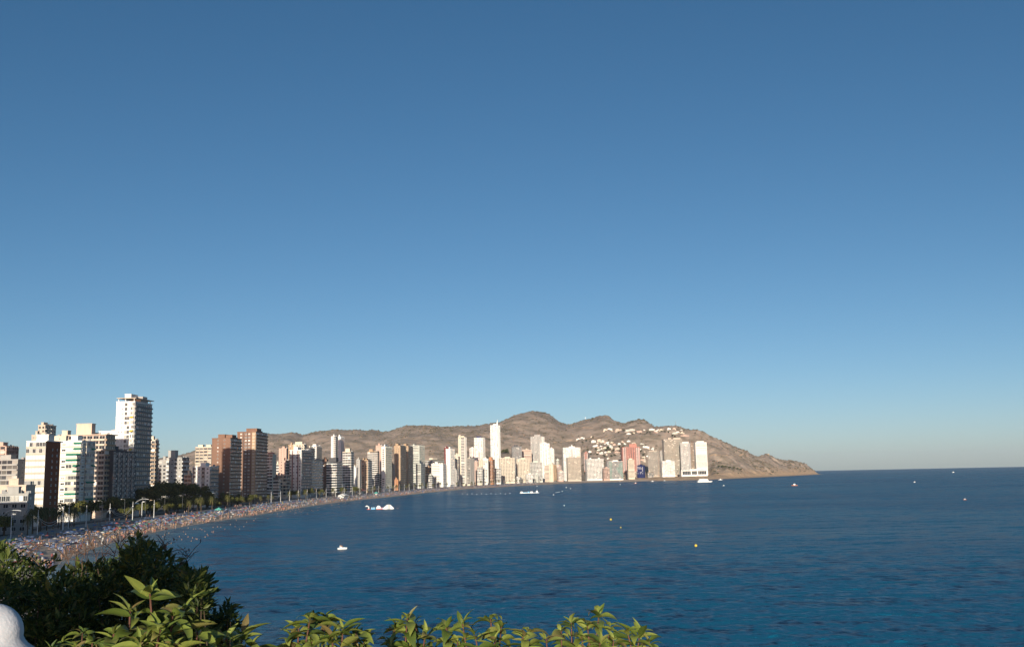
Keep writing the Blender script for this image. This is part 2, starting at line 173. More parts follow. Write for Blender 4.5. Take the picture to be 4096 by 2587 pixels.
# hillside villas: bearing, slope of the sight line to the base, width and height as seen (radians)
VILLAS = [
    (0.0634, 0.0319, 0.0045, 0.0015), (0.0677, 0.0326, 0.005, 0.0022), (0.0771, 0.0338, 0.0032, 0.001), (0.0787, 0.0286, 0.0055, 0.003), (0.0842, 0.0295, 0.0045, 0.0032),
    (0.0879, 0.0294, 0.0032, 0.0022), (0.0926, 0.0274, 0.0043, 0.0022), (0.097, 0.0275, 0.0035, 0.002), (0.099, 0.0255, 0.0035, 0.0022), (0.1042, 0.0261, 0.003, 0.002),
    (0.1096, 0.026, 0.003, 0.002), (0.0897, 0.0222, 0.005, 0.002), (0.0959, 0.0231, 0.004, 0.0025), (0.1018, 0.0213, 0.0055, 0.0025), (0.0834, 0.0202, 0.004, 0.0022),
    (0.0798, 0.0242, 0.0045, 0.002), (0.0937, 0.0185, 0.0045, 0.002), (0.1019, 0.0176, 0.0065, 0.002), (0.0858, 0.0172, 0.0045, 0.0025), (0.0747, 0.0189, 0.0035, 0.0022),
    (0.1095, 0.0211, 0.004, 0.0022), (0.1135, 0.0284, 0.004, 0.002), (0.1183, 0.0263, 0.0045, 0.002), (0.1268, 0.0259, 0.005, 0.0015), (0.1306, 0.0224, 0.0075, 0.0022),
    (0.1277, 0.0121, 0.0035, 0.002), (0.1264, 0.0097, 0.0065, 0.002), (0.1315, 0.0133, 0.0025, 0.0018), (0.1367, 0.0205, 0.0035, 0.0015), (0.0908, 0.0407, 0.0045, 0.0015),
    (0.0953, 0.0411, 0.0055, 0.0018), (0.1039, 0.0397, 0.007, 0.0022), (0.1156, 0.0395, 0.011, 0.0022), (0.1138, 0.0361, 0.005, 0.0018), (0.1192, 0.0367, 0.0035, 0.0015),
    (0.1245, 0.0378, 0.0065, 0.0022), (0.137, 0.0398, 0.0065, 0.0018), (0.1412, 0.0385, 0.005, 0.0013), (0.147, 0.0393, 0.006, 0.0015), (0.1544, 0.0397, 0.0045, 0.002),
    (0.1592, 0.0403, 0.004, 0.0015), (0.1595, 0.0354, 0.0055, 0.0022), (0.1628, 0.0368, 0.0035, 0.0015), (0.1672, 0.0357, 0.0055, 0.0013), (0.1696, 0.0332, 0.01, 0.0015),
    (0.0103, 0.0015, 0.005, 0.0015), (0.0882, 0.0284, 0.0023, 0.0011), (0.083, 0.0228, 0.0031, 0.0016), (0.1039, 0.0258, 0.0026, 0.0012), (0.0863, 0.0284, 0.0021, 0.0017),
    (0.1054, 0.0146, 0.003, 0.0011), (0.0901, 0.0183, 0.0028, 0.0016), (0.1074, 0.0283, 0.0027, 0.0015), (0.0962, 0.0268, 0.0025, 0.0011), (0.1085, 0.0134, 0.0026, 0.0012),
    (0.1079, 0.019, 0.0031, 0.0016), (0.0961, 0.0223, 0.0026, 0.0013), (0.0859, 0.0246, 0.003, 0.001), (0.0822, 0.0185, 0.0022, 0.0014), (0.0951, 0.0237, 0.0032, 0.0011),
    (0.0934, 0.0264, 0.0027, 0.0012), (0.0914, 0.016, 0.0022, 0.0014), (0.1081, 0.0281, 0.0018, 0.0012), (0.1036, 0.0183, 0.0021, 0.0012), (0.0862, 0.0216, 0.0018, 0.0015),
    (0.1073, 0.0117, 0.0029, 0.0017), (0.0816, 0.025, 0.0032, 0.0016), (0.0928, 0.0122, 0.0027, 0.0016), (0.0899, 0.0267, 0.0024, 0.0011), (0.092, 0.0119, 0.0022, 0.001),
    (0.0825, 0.0273, 0.0029, 0.0013), (0.0898, 0.0285, 0.0032, 0.0013), (0.1286, 0.0234, 0.0018, 0.0011), (0.1378, 0.0218, 0.0018, 0.0012), (0.1288, 0.0085, 0.0019, 0.0013),
    (0.1396, 0.0176, 0.003, 0.0012), (0.129, 0.0178, 0.0018, 0.0012), (0.1288, 0.0102, 0.0028, 0.0012), (0.1249, 0.0204, 0.0021, 0.0011), (0.1285, 0.0105, 0.0019, 0.001),
    (0.1425, 0.0151, 0.003, 0.0012), (0.1618, 0.0367, 0.0027, 0.0011), (0.1296, 0.0396, 0.002, 0.0012), (0.1617, 0.0356, 0.0022, 0.0011), (0.1538, 0.0369, 0.0028, 0.001),
    (0.1423, 0.037, 0.0021, 0.0012), (0.1663, 0.0389, 0.003, 0.0012), (0.1435, 0.0395, 0.0029, 0.0008), (0.1672, 0.0365, 0.0018, 0.0008), (0.1407, 0.0375, 0.0027, 0.0012),
]
TRACKS = [
    [(0.0511, 0.0443), (0.0605, 0.0436), (0.0705, 0.0441), (0.0817, 0.0434), (0.0903, 0.0417)],
    [(0.0691, 0.0328), (0.0776, 0.0336), (0.0901, 0.0343), (0.1001, 0.0366), (0.1101, 0.0381)],
    [(0.191, 0.0138), (0.2009, 0.0138), (0.2096, 0.0146), (0.2145, 0.0135), (0.2207, 0.0146), (0.2306, 0.0134)],
    [(-0.1088, 0.0281), (-0.0889, 0.0291), (-0.074, 0.0303), (-0.0641, 0.0316)],
    [(0.039, 0.0299), (0.0477, 0.0303), (0.0577, 0.032)],
]
# trees on the slopes: bearing, slope of the sight line to the foot, height as seen (radians)
SLOPE_TREES = [
    (0.1308, -0.0036, 0.0022), (0.1332, -0.0046, 0.0025), (0.1362, -0.0045, 0.0027), (0.1394, -0.004, 0.003), (0.1426, -0.0041, 0.003), (0.1444, -0.0032, 0.0025),
    (0.1278, -0.0028, 0.0022), (0.1134, -0.0047, 0.0022), (0.1085, -0.0041, 0.002), (0.069, -0.0021, 0.0018), (0.0826, -0.0024, 0.0018), (0.0863, -0.003, 0.002),
    (0.0705, 0.0047, 0.002), (0.2015, 0.0015, 0.0022), (0.2052, 0.001, 0.0025), (0.2083, 0.0004, 0.0025), (0.2125, -0.0002, 0.0025), (0.2162, -0.0007, 0.0022),
    (0.2199, -0.0013, 0.0022), (0.2235, -0.0021, 0.002), (0.1975, -0.0035, 0.002), (0.1999, -0.0053, 0.0018), (0.158, -0.0039, 0.0018), (0.1593, -0.0015, 0.0022),
    (0.176, 0.0006, 0.0025), (0.1779, 0.0001, 0.0022), (0.0675, 0.0281, 0.002), (0.0713, 0.0298, 0.0018), (0.0781, 0.0328, 0.0018), (0.0809, 0.0209, 0.0022),
    (0.0908, 0.0195, 0.0022), (0.0926, 0.021, 0.003), (0.0945, 0.0199, 0.0027), (0.0983, 0.0199, 0.002), (0.082, 0.0155, 0.002), (0.0889, 0.0141, 0.002),
    (0.0956, 0.0135, 0.0022), (0.0993, 0.0149, 0.002), (0.1049, 0.0182, 0.0022), (0.1055, 0.015, 0.0025), (0.1041, 0.0237, 0.0018), (0.1078, 0.0224, 0.002),
    (0.1255, 0.0183, 0.002), (0.1273, 0.0146, 0.002), (0.0722, 0.0204, 0.002), (0.0758, 0.0164, 0.002), (0.1039, 0.0377, 0.0015), (0.1084, 0.0389, 0.0022),
    (0.1175, 0.0355, 0.0018), (0.1212, 0.0366, 0.0015), (0.1324, 0.0369, 0.0018), (0.1349, 0.0364, 0.0018), (0.1498, 0.0368, 0.0018), (0.1535, 0.0365, 0.0018),
    (0.1571, 0.0329, 0.002), (0.1596, 0.0319, 0.002), (0.1461, 0.0376, 0.0015), (-0.0121, 0.0192, 0.003), (-0.0096, 0.0196, 0.0032), (-0.0072, 0.0191, 0.003),
    (-0.0108, 0.0211, 0.0025), (-0.0081, 0.0216, 0.0025), (-0.0001, -0.0012, 0.0018), (0.0018, -0.0022, 0.002), (0.0048, -0.0027, 0.002), (0.0077, -0.0033, 0.0018),
]
# kind, x, y, length
BOATS = [
    ('ferry', 384.3, 2052.7, 31.3),
    ('motor', 497.2, 2454.1, 11.0),
    ('motor', 317.9, 1546.5, 4.3),
    ('orange', 389.6, 1415.4, 9.9),
    ('motor', 1470.0, 3397.2, 9.3),
    ('motor', 592.1, 1503.8, 4.1),
    ('orange', 311.6, 705.4, 3.0),
    ('motor', 329.3, 2431.4, 7.9),
    ('motor', 363.0, 2608.3, 6.5),
    ('motor', 377.3, 2560.8, 5.8),
    ('motor', 420.1, 2626.8, 6.6),
    ('motor', 449.0, 2636.2, 5.9),
    ('motor', 244.5, 2548.0, 5.1),
    ('motor', 248.5, 2536.9, 5.7),
    ('motor', 253.4, 2523.1, 5.0),
    ('motor', 258.7, 2508.1, 5.6),
    ('orange', 247.4, 2086.2, 7.3),
    ('motor', -123.2, 841.1, 3.4),
    ('pedalo', -59.3, 347.7, 2.9),
]
BUOYS = [
    ('yellow', 48.0, 516.1, 1.29),
    ('yellow', 45.4, 443.0, 0.66),
    ('yellow', 57.3, 326.9, 1.06),
    ('white', 36.0, 755.1, 0.94),
    ('white', 85.0, 1564.1, 1.56),
    ('white', 84.3, 1681.2, 2.1),
    ('white', 61.9, 1343.0, 1.34),
    ('white', 42.5, 1136.8, 1.42),
    ('white', 41.5, 1947.3, 1.95),
    ('white', 199.9, 1931.4, 1.93),
    ('white', 50.8, 1273.7, 0.8),
    ('white', 52.3, 1282.4, 0.8),
    ('white', 53.8, 1291.3, 0.81),
    ('white', 55.3, 1300.4, 0.81),
    ('white', 56.8, 1309.5, 0.82),
    ('white', -68.6, 1312.3, 0.98),
    ('white', -60.7, 1274.9, 0.96),
    ('white', -56.0, 1305.5, 0.98),
    ('white', -48.5, 1268.5, 0.95),
    ('white', -43.6, 1298.8, 0.97),
    ('white', -36.4, 1262.1, 0.95),
    ('white', -31.3, 1292.1, 0.97),
    ('white', -24.5, 1255.9, 0.94),
    ('white', -19.0, 1285.5, 0.96),
    ('white', -12.7, 1249.6, 0.94),
    ('white', -7.0, 1279.0, 0.96),
]
PARK = (-98.7, 766.2)
SKI = (17.7, 1285.4)
SWIM = [(-146.9, 444.4), (-138.3, 421.5), (-142.0, 441.0), (-137.4, 432.7), (-132.4, 422.8), (-130.6, 409.8), (-133.5, 424.8), (-133.2, 436.4), (-135.4, 447.6), (-138.9, 458.0), (-143.1, 479.2), (-143.6, 483.5), (-140.4, 472.1), (-155.2, 529.0), (-152.4, 525.4), (-155.2, 503.0), (-143.9, 503.2), (-145.7, 527.7), (-135.9, 500.2), (-140.6, 525.6), (-133.7, 390.6), (-134.6, 397.8), (-165.5, 705.8), (-168.8, 735.0), (-158.5, 729.4), (-154.6, 732.0), (-160.3, 765.1), (-142.2, 693.4), (-147.2, 737.6), (-149.9, 769.6), (-152.2, 810.1), (-149.0, 851.4), (-143.9, 829.0), (-150.2, 979.5), (-143.4, 966.0), (-140.8, 981.2), (-141.1, 1087.7), (-130.1, 1134.5), (-130.5, 1196.9), (-102.6, 797.1), (-91.0, 778.3), (-88.8, 765.7)]
# leafy shoots of the hedge plants: tip x, y, z and size
PLANTS = [
    [(-0.858, 2.4, 23.742, 1.15), (-0.922, 2.45, 23.697, 1.1), (-0.804, 2.4, 23.69, 1.1), (-0.811, 2.5, 23.694, 1.0), (-0.939, 2.4, 23.653, 1.1), (-0.776, 2.5, 23.64, 1.0), (-0.797, 2.3, 23.674, 1.0), (-0.841, 2.3, 23.648, 1.1), (-0.763, 2.3, 23.635, 1.0), (-0.885, 2.3, 23.627, 1.0)],
    [(-1.518, 3.6, 23.485, 0.9), (-1.586, 3.6, 23.45, 0.9), (-1.4, 3.4, 23.489, 0.9), (-1.579, 3.5, 23.447, 0.9), (-1.499, 3.5, 23.455, 0.9), (-1.286, 3.2, 23.496, 0.9)],
    [(-0.734, 2.6, 23.609, 1.0), (-0.723, 2.7, 23.599, 1.1), (-0.759, 2.6, 23.591, 1.0), (-0.694, 2.7, 23.57, 1.0), (-0.724, 2.6, 23.578, 1.0)],
    [(-0.585, 2.9, 23.609, 1.1), (-0.616, 2.9, 23.585, 0.9), (-0.561, 3.0, 23.597, 0.9), (-0.637, 2.9, 23.563, 0.9), (-0.577, 2.9, 23.549, 0.8)],
    [(-0.459, 2.7, 23.609, 1.1), (-0.439, 2.8, 23.585, 1.0), (-0.485, 2.7, 23.585, 1.1), (-0.419, 2.8, 23.558, 1.0)],
    [(-0.343, 3.2, 23.566, 1.1), (-0.328, 3.3, 23.534, 0.9), (-0.382, 3.2, 23.54, 1.0), (-0.289, 3.2, 23.514, 1.1), (-0.397, 3.2, 23.49, 1.0), (-0.335, 3.2, 23.492, 1.0)],
    [(-0.23, 3.3, 23.52, 1.1), (-0.178, 3.3, 23.531, 1.0), (-0.091, 3.4, 23.531, 1.1), (-0.056, 3.4, 23.506, 0.9), (-0.139, 3.3, 23.495, 1.0), (-0.195, 3.3, 23.477, 1.0), (-0.075, 3.3, 23.475, 1.0)],
    [(0.013, 3.3, 23.488, 1.0), (0.032, 3.4, 23.488, 1.1), (0.088, 3.3, 23.479, 1.0), (0.141, 3.4, 23.488, 1.1), (0.18, 3.5, 23.499, 1.1)],
    [(0.282, 3.6, 23.511, 1.1), (0.319, 3.6, 23.471, 1.0), (0.234, 3.5, 23.487, 1.1), (0.212, 3.5, 23.453, 1.0), (0.321, 3.5, 23.439, 1.0), (0.267, 3.4, 23.448, 1.0)],
    [(0.379, 3.6, 23.451, 1.0), (0.422, 3.6, 23.44, 1.1), (0.454, 3.6, 23.415, 1.0)],
]
# outlines of the shrubs below the terrace: (bearing, slope) corners, nearest and farthest distance
SHRUBS = [
    ('left', [(-0.5354, -0.0628), (-0.5063, -0.0582), (-0.4916, -0.0577), (-0.469, -0.0678), (-0.4468, -0.0723), (-0.4246, -0.077), (-0.4164, -0.0962), (-0.4152, -0.1829), (-0.5283, -0.1806)], 6.2, 8.6),
    ('mid', [(-0.4316, -0.0831), (-0.3999, -0.0813), (-0.388, -0.0737), (-0.3786, -0.0631), (-0.3741, -0.0541), (-0.3698, -0.0633), (-0.3589, -0.0671), (-0.3466, -0.0691), (-0.3364, -0.0826), (-0.324, -0.0881), (-0.3163, -0.1044), (-0.3069, -0.185), (-0.4272, -0.1826)], 6.5, 8.5),
    ('right', [(-0.3263, -0.0935), (-0.3118, -0.0898), (-0.3005, -0.1036), (-0.3025, -0.1189), (-0.2974, -0.1284), (-0.2866, -0.1262), (-0.2807, -0.1181), (-0.2756, -0.1288), (-0.2706, -0.1383), (-0.2621, -0.1394), (-0.2521, -0.1536), (-0.2398, -0.1702), (-0.2396, -0.1864), (-0.3213, -0.1847)], 6.0, 7.6),
]
POST = (-1.733, 3.4, 23.517)
TWIGS = [((-0.4427, -0.0802), (-0.4495, -0.0675)), ((-0.4317, -0.0817), (-0.4364, -0.0581)), ((-0.4206, -0.0831), (-0.4255, -0.056)), ((-0.4097, -0.0821), (-0.4133, -0.0538)), ((-0.4024, -0.0823), (-0.4085, -0.0515)), ((-0.3952, -0.0776), (-0.3985, -0.0565)), ((-0.3881, -0.073), (-0.3839, -0.052)), ((-0.4686, -0.0761), (-0.4791, -0.0621)), ((-0.4811, -0.0711), (-0.4768, -0.0597)), ((-0.349, -0.0714), (-0.3432, -0.06)), ((-0.3439, -0.0763), (-0.3372, -0.0578)), ((-0.3339, -0.086), (-0.3245, -0.0724)), ((-0.3363, -0.0848), (-0.3172, -0.0713)), ((-0.3738, -0.0613), (-0.3731, -0.0474)), ((-0.4366, -0.0816), (-0.4473, -0.0603)), ((-0.4243, -0.0842), (-0.4203, -0.0633))]

# ---------------------------------------------------------------- helpers
def tag(o, label=None, cat=None, group=None, kind=None):
    if label: o['label'] = label
    if cat: o['category'] = cat
    if group: o['group'] = group
    if kind: o['kind'] = kind
    return o

def empty(name, loc=(0, 0, 0), rz=0.0):
    o = bpy.data.objects.new(name, None); COL.objects.link(o)
    o.location = loc; o.rotation_euler = (0, 0, rz); o.empty_display_size = 0.5
    return o

def link(name, me, parent=None, loc=(0, 0, 0), rot=(0, 0, 0), sc=(1, 1, 1)):
    o = bpy.data.objects.new(name, me); COL.objects.link(o)
    o.location = loc; o.rotation_euler = rot; o.scale = sc
    if parent: o.parent = parent
    return o

def copy_tree(o, parent=None):
    c = o.copy(); COL.objects.link(c); c.parent = parent
    for ch in o.children: copy_tree(ch, c)
    return c

class MB:
    """collects boxes, prisms, tubes and loose faces; build() links them as one mesh object"""
    def __init__(s): s.v = []; s.f = []; s.m = []
    def add(s, vs, fs, mi=0):
        b = len(s.v); s.v.extend(vs); s.f.extend([tuple(i + b for i in f) for f in fs]); s.m.extend([mi] * len(fs)); return s
    def box(s, x0, x1, y0, y1, z0, z1, mi=0):
        return s.add([(x0, y0, z0), (x1, y0, z0), (x1, y1, z0), (x0, y1, z0), (x0, y0, z1), (x1, y0, z1), (x1, y1, z1), (x0, y1, z1)],
                     [(3, 2, 1, 0), (4, 5, 6, 7), (0, 1, 5, 4), (1, 2, 6, 5), (2, 3, 7, 6), (3, 0, 4, 7)], mi)
    def prism(s, poly, z0, z1, mi=0):
        n = len(poly)
        return s.add([(x, y, z0) for x, y in poly] + [(x, y, z1) for x, y in poly],
                     [tuple(range(n - 1, -1, -1)), tuple(range(n, 2 * n))] + [(i, (i + 1) % n, n + (i + 1) % n, n + i) for i in range(n)], mi)
    def tube(s, pts, rad, n=6, mi=0, cap=True):
        pts = [Vector(p) for p in pts]; vs = []; fs = []
        for i, p in enumerate(pts):
            t = (pts[min(i + 1, len(pts) - 1)] - pts[max(i - 1, 0)]).normalized()
            a = t.cross(Vector((0, 0, 1)))
            if a.length < 1e-3: a = t.cross(Vector((1, 0, 0)))
            a.normalize(); b = t.cross(a)
            r = rad[i] if isinstance(rad, (list, tuple)) else rad
            for k in range(n):
                q = 2 * math.pi * k / n
                vs.append(tuple(p + a * (r * math.cos(q)) + b * (r * math.sin(q))))
        for i in range(len(pts) - 1):
            for k in range(n):
                fs.append((i * n + k, i * n + (k + 1) % n, (i + 1) * n + (k + 1) % n, (i + 1) * n + k))
        if cap: fs += [tuple(range(n - 1, -1, -1)), tuple(range((len(pts) - 1) * n, len(pts) * n))]
        return s.add(vs, fs, mi)
    def lathe(s, prof, n=12, mi=0, cx=0, cy=0):
        vs = []; fs = []
        for r, z in prof:
            for k in range(n):
                q = 2 * math.pi * k / n; vs.append((cx + r * math.cos(q), cy + r * math.sin(q), z))
        for i in range(len(prof) - 1):
            for k in range(n): fs.append((i * n + k, i * n + (k + 1) % n, (i + 1) * n + (k + 1) % n, (i + 1) * n + k))
        fs += [tuple(range(n - 1, -1, -1)), tuple(range((len(prof) - 1) * n, len(prof) * n))]
        return s.add(vs, fs, mi)
    def mesh(s, name, mats, smooth=False):
        me = bpy.data.meshes.new(name); me.from_pydata(s.v, [], s.f)
        for m in (mats if isinstance(mats, (list, tuple)) else [mats]):
            if m: me.materials.append(m)
        if any(s.m): me.polygons.foreach_set('material_index', s.m)
        if smooth: me.polygons.foreach_set('use_smooth', [True] * len(me.polygons))
        me.update(); return me
    def build(s, name, mats, parent=None, smooth=False, loc=(0, 0, 0), rot=(0, 0, 0)):
        return link(name, s.mesh(name, mats, smooth), parent, loc, rot)

def npmesh(name, verts, faces, mats, smooth=False):
    """fast mesh from numpy arrays: verts (n,3), faces (m,k)"""
    me = bpy.data.meshes.new(name); k = faces.shape[1]
    me.vertices.add(len(verts)); me.vertices.foreach_set('co', np.ascontiguousarray(verts, np.float32).ravel())
    me.loops.add(faces.size); me.loops.foreach_set('vertex_index', np.ascontiguousarray(faces, np.int32).ravel())
    me.polygons.add(len(faces)); me.polygons.foreach_set('loop_start', np.arange(0, faces.size, k, dtype=np.int32))
    me.polygons.foreach_set('loop_total', np.full(len(faces), k, np.int32))
    if smooth: me.polygons.foreach_set('use_smooth', np.ones(len(faces), bool))
    for m in (mats if isinstance(mats, (list, tuple)) else [mats]): me.materials.append(m)
    me.update(calc_edges=True); return me

def grid_faces(nr, nc):
    i = np.arange(nr - 1)[:, None] * nc + np.arange(nc - 1)[None, :]
    return np.stack([i, i + 1, i + nc + 1, i + nc], -1).reshape(-1, 4)

# ---- value noise (numpy) for terrain
def _hash(ix, iy, seed):
    h = (ix.astype(np.int64) * 374761393 + iy.astype(np.int64) * 668265263 + seed * 974711) & 0x7fffffff
    h = ((h ^ (h >> 13)) * 1274126177) & 0x7fffffff
    return ((h ^ (h >> 16)) & 0xffff) / 65535.0
def vnoise(x, y, seed=0):
    ix = np.floor(x); iy = np.floor(y); fx = x - ix; fy = y - iy
    fx = fx * fx * (3 - 2 * fx); fy = fy * fy * (3 - 2 * fy)
    a = _hash(ix, iy, seed); b = _hash(ix + 1, iy, seed); c = _hash(ix, iy + 1, seed); d = _hash(ix + 1, iy + 1, seed)
    return (a + (b - a) * fx) * (1 - fy) + (c + (d - c) * fx) * fy
def fbm(x, y, oct=4, seed=0):
    s = 0; a = 0.5
    for o in range(oct): s = s + a * (vnoise(x, y, seed + o) - 0.5); x = x * 2.03 + 17; y = y * 2.03 - 9; a *= 0.5
    return s * 2

# ---------------------------------------------------------------- materials
MATS = {}
def nodes_of(name):
    m = bpy.data.materials.new(name); m.use_nodes = True; nt = m.node_tree
    return m, nt, nt.nodes['Principled BSDF'], nt.nodes.new, nt.links.new
def mat(name, col, rough=0.7, var=0.12, scale=0.6, metal=0.0, spec=0.4, bump=0.0, dirt=0.0):
    """plain painted or natural surface: base colour with a little noise in value, optional streaks of dirt and relief"""
    if name in MATS: return MATS[name]
    m, nt, p, N, L = nodes_of(name)
    tc = N('ShaderNodeTexCoord'); n1 = N('ShaderNodeTexNoise'); n1.inputs['Scale'].default_value = scale; n1.inputs['Detail'].default_value = 5
    L(tc.outputs['Object'], n1.inputs['Vector'])
    mr = N('ShaderNodeMapRange'); mr.inputs[1].default_value = 0.3; mr.inputs[2].default_value = 0.7
    mr.inputs[3].default_value = 1 - var; mr.inputs[4].default_value = 1 + var
    L(n1.outputs[0], mr.inputs[0])
    mx = N('ShaderNodeMix'); mx.data_type = 'RGBA'; mx.blend_type = 'MULTIPLY'; mx.inputs[0].default_value = 1
    mx.inputs[6].default_value = (*col, 1); L(mr.outputs[0], mx.inputs[7])
    out = mx.outputs[2]
    if dirt:
        mp = N('ShaderNodeMapping'); mp.inputs['Scale'].default_value = (0.55, 0.55, 0.05); L(tc.outputs['Object'], mp.inputs[0])
        n2 = N('ShaderNodeTexNoise'); n2.inputs['Scale'].default_value = 1.0; n2.inputs['Detail'].default_value = 4; L(mp.outputs[0], n2.inputs['Vector'])
        r2 = N('ShaderNodeMapRange'); r2.inputs[1].default_value = 0.45; r2.inputs[2].default_value = 0.75; r2.inputs[3].default_value = 1; r2.inputs[4].default_value = 1 - dirt
        L(n2.outputs[0], r2.inputs[0])
        m2 = N('ShaderNodeMix'); m2.data_type = 'RGBA'; m2.blend_type = 'MULTIPLY'; m2.inputs[0].default_value = 1
        L(out, m2.inputs[6]); L(r2.outputs[0], m2.inputs[7]); out = m2.outputs[2]
    L(out, p.inputs['Base Color'])
    p.inputs['Roughness'].default_value = rough; p.inputs['Metallic'].default_value = metal; p.inputs['Specular IOR Level'].default_value = spec
    if bump:
        b = N('ShaderNodeBump'); b.inputs['Strength'].default_value = bump; b.inputs['Distance'].default_value = 0.05
        n3 = N('ShaderNodeTexNoise'); n3.inputs['Scale'].default_value = scale * 12; n3.inputs['Detail'].default_value = 4; L(tc.outputs['Object'], n3.inputs['Vector'])
        L(n3.outputs[0], b.inputs['Height']); L(b.outputs[0], p.inputs['Normal'])
    MATS[name] = m; return m

def island_mat(name, cols, rough=0.7, weights=None, spec=0.4, trans=0.0):
    """each loose piece takes one of the colours"""
    if name in MATS: return MATS[name]
    m, nt, p, N, L = nodes_of(name)
    g = N('ShaderNodeNewGeometry'); r = N('ShaderNodeValToRGB'); r.color_ramp.interpolation = 'CONSTANT'
    w = weights or [1] * len(cols); t = 0; el = r.color_ramp.elements
    for i, c in enumerate(cols):
        e = el[i] if i < 2 else el.new(0.5)
    acc = 0
    for i, c in enumerate(cols):
        el[i].position = acc / sum(w); el[i].color = (*c, 1); acc += w[i]
    L(g.outputs['Random Per Island'], r.inputs[0]); L(r.outputs[0], p.inputs['Base Color'])
    p.inputs['Roughness'].default_value = rough; p.inputs['Specular IOR Level'].default_value = spec
    MATS[name] = m; return m

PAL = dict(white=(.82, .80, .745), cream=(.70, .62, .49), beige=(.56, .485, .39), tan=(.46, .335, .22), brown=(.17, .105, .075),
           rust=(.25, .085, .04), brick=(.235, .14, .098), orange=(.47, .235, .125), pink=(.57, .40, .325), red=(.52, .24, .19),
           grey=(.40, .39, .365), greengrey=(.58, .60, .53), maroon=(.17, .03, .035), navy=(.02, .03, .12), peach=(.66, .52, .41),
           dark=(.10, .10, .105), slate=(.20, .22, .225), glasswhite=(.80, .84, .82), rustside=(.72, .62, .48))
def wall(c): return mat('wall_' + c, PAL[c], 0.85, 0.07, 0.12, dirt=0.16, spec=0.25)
M_PANE = island_mat('window_glass_far', [(.025, .032, .04), (.05, .06, .07), (.12, .12, .11), (.34, .32, .28), (.55, .53, .48)], 0.25, [5, 4, 2, 1.3, .8])
M_GLASS = mat('window_glass', (.022, .028, .036), 0.25, 0.3, 0.4, spec=0.25)
M_CURT = mat('window_curtain', (.42, .40, .35), 0.4, 0.2, 0.5)
M_SHUT = mat('white_shutter', (.74, .73, .69), 0.6, 0.06, 0.8)
M_FRAME = mat('white_frame', (.78, .77, .73), 0.5, 0.05, 1.0)
M_ROOF = mat('roof_gravel', (.36, .33, .29), 0.95, 0.2, 0.3)
M_GREEN = mat('green_awning', (.02, .20, .12), 0.8, 0.1, 0.8)
M_YEL = mat('yellow_awning', (.62, .46, .05), 0.8, 0.1, 0.8)
M_METAL = mat('grey_metal', (.22, .22, .22), 0.45, 0.1, 1.0, metal=0.6)
M_WMETAL = mat('white_painted_metal', (.76, .76, .74), 0.45, 0.06, 1.0)
M_WOOD = mat('bark', (.10, .07, .045), 0.95, 0.3, 6.0)

_STOP = {'a', 'the', 'with', 'and', 'of', 'in', 'on', 'at', 'by', 'its', 'under', 'behind', 'beside', 'before', 'below', 'between', 'above', 'left', 'right', 'next', 'to', 'one', 'two', 'little', 'dark', 'white', 'wide', 'small', 'standing', 'rising', 'green'}
def beside(x, y, words=8):
    """how the nearest building is called, for labels of what stands in front of it"""
    lb = min((b for b in BUILDINGS if b[2] > 400), key=lambda b: (b[1] - x) ** 2 + (b[2] - y) ** 2)[12].split()[:words]
    while lb[-1] in _STOP: lb.pop()
    return ' '.join(lb)

# ---------------------------------------------------------------- shoreline and land
def catmull(P, n=10):
    P = np.array(P, float); Q = np.vstack([2 * P[0] - P[1], P, 2 * P[-1] - P[-2]]); out = []
    for i in range(1, len(Q) - 2):
        a, b, c, d = Q[i - 1:i + 3]
        for t in np.arange(n) / n:
            out.append(.5 * ((2 * b) + (c - a) * t + (2 * a - 5 * b + 4 * c - d) * t * t + (3 * b - a - 3 * c + d) * t ** 3))
    out.append(P[-1]); return np.array(out)
HEAD = [(30, -160), (27, -60), (24, -10), (18, 30), (0, 62), (-28, 105)]      # foot of the cliff under the lookout
CURVE = catmull(HEAD + SHORE, 10)
arc = np.concatenate([[0], np.cumsum(np.linalg.norm(np.diff(CURVE, axis=0), axis=1))])
S0, S1 = np.interp(150, CURVE[:, 1], arc), np.interp(2572, CURVE[:, 1], arc)     # the beach runs from S0 to S1
def shore_at(s, off=0.0):
    """point at arc length s of the shoreline, moved inland by off; and the direction along the shore"""
    p = np.array([np.interp(s, arc, CURVE[:, 0]), np.interp(s, arc, CURVE[:, 1])])
    q = np.array([np.interp(s + 12, arc, CURVE[:, 0]), np.interp(s + 12, arc, CURVE[:, 1])])
    o = np.array([np.interp(s - 12, arc, CURVE[:, 0]), np.interp(s - 12, arc, CURVE[:, 1])])
    t = (q - o) / np.linalg.norm(q - o)
    return p + off * np.array([-t[1], t[0]]), t
def inland(x, y):
    """signed distance to the shoreline, positive on land"""
    sh = np.shape(x); x = np.ravel(x); y = np.ravel(y)
    best = np.full(len(x), 1e9); sign = np.ones(len(x))
    A = CURVE[:-1:2]; B = np.vstack([CURVE[2::2], CURVE[-1:]])[:len(A)]
    for (ax, ay), (bx, by) in zip(A, B):
        dx, dy = bx - ax, by - ay; l2 = dx * dx + dy * dy + 1e-9
        t = np.clip(((x - ax) * dx + (y - ay) * dy) / l2, 0, 1)
        ex, ey = x - ax - t * dx, y - ay - t * dy; d = ex * ex + ey * ey
        m = d < best; best = np.where(m, d, best); sign = np.where(m, np.sign(dx * ey - dy * ex), sign)
    sign = np.where((x / np.maximum(y, 1.0) > .2996) & (y > 3400), -1, sign)          # beyond the headland's tip
    return (np.sqrt(best) * sign).reshape(sh)
RK = np.array([r[0] for r in RIDGE]); RD = np.array([r[1] for r in RIDGE], float); RZ = np.array([r[2] for r in RIDGE])
FK = np.array([f[0] for f in FOOT]); FD = np.array([f[1] for f in FOOT], float)
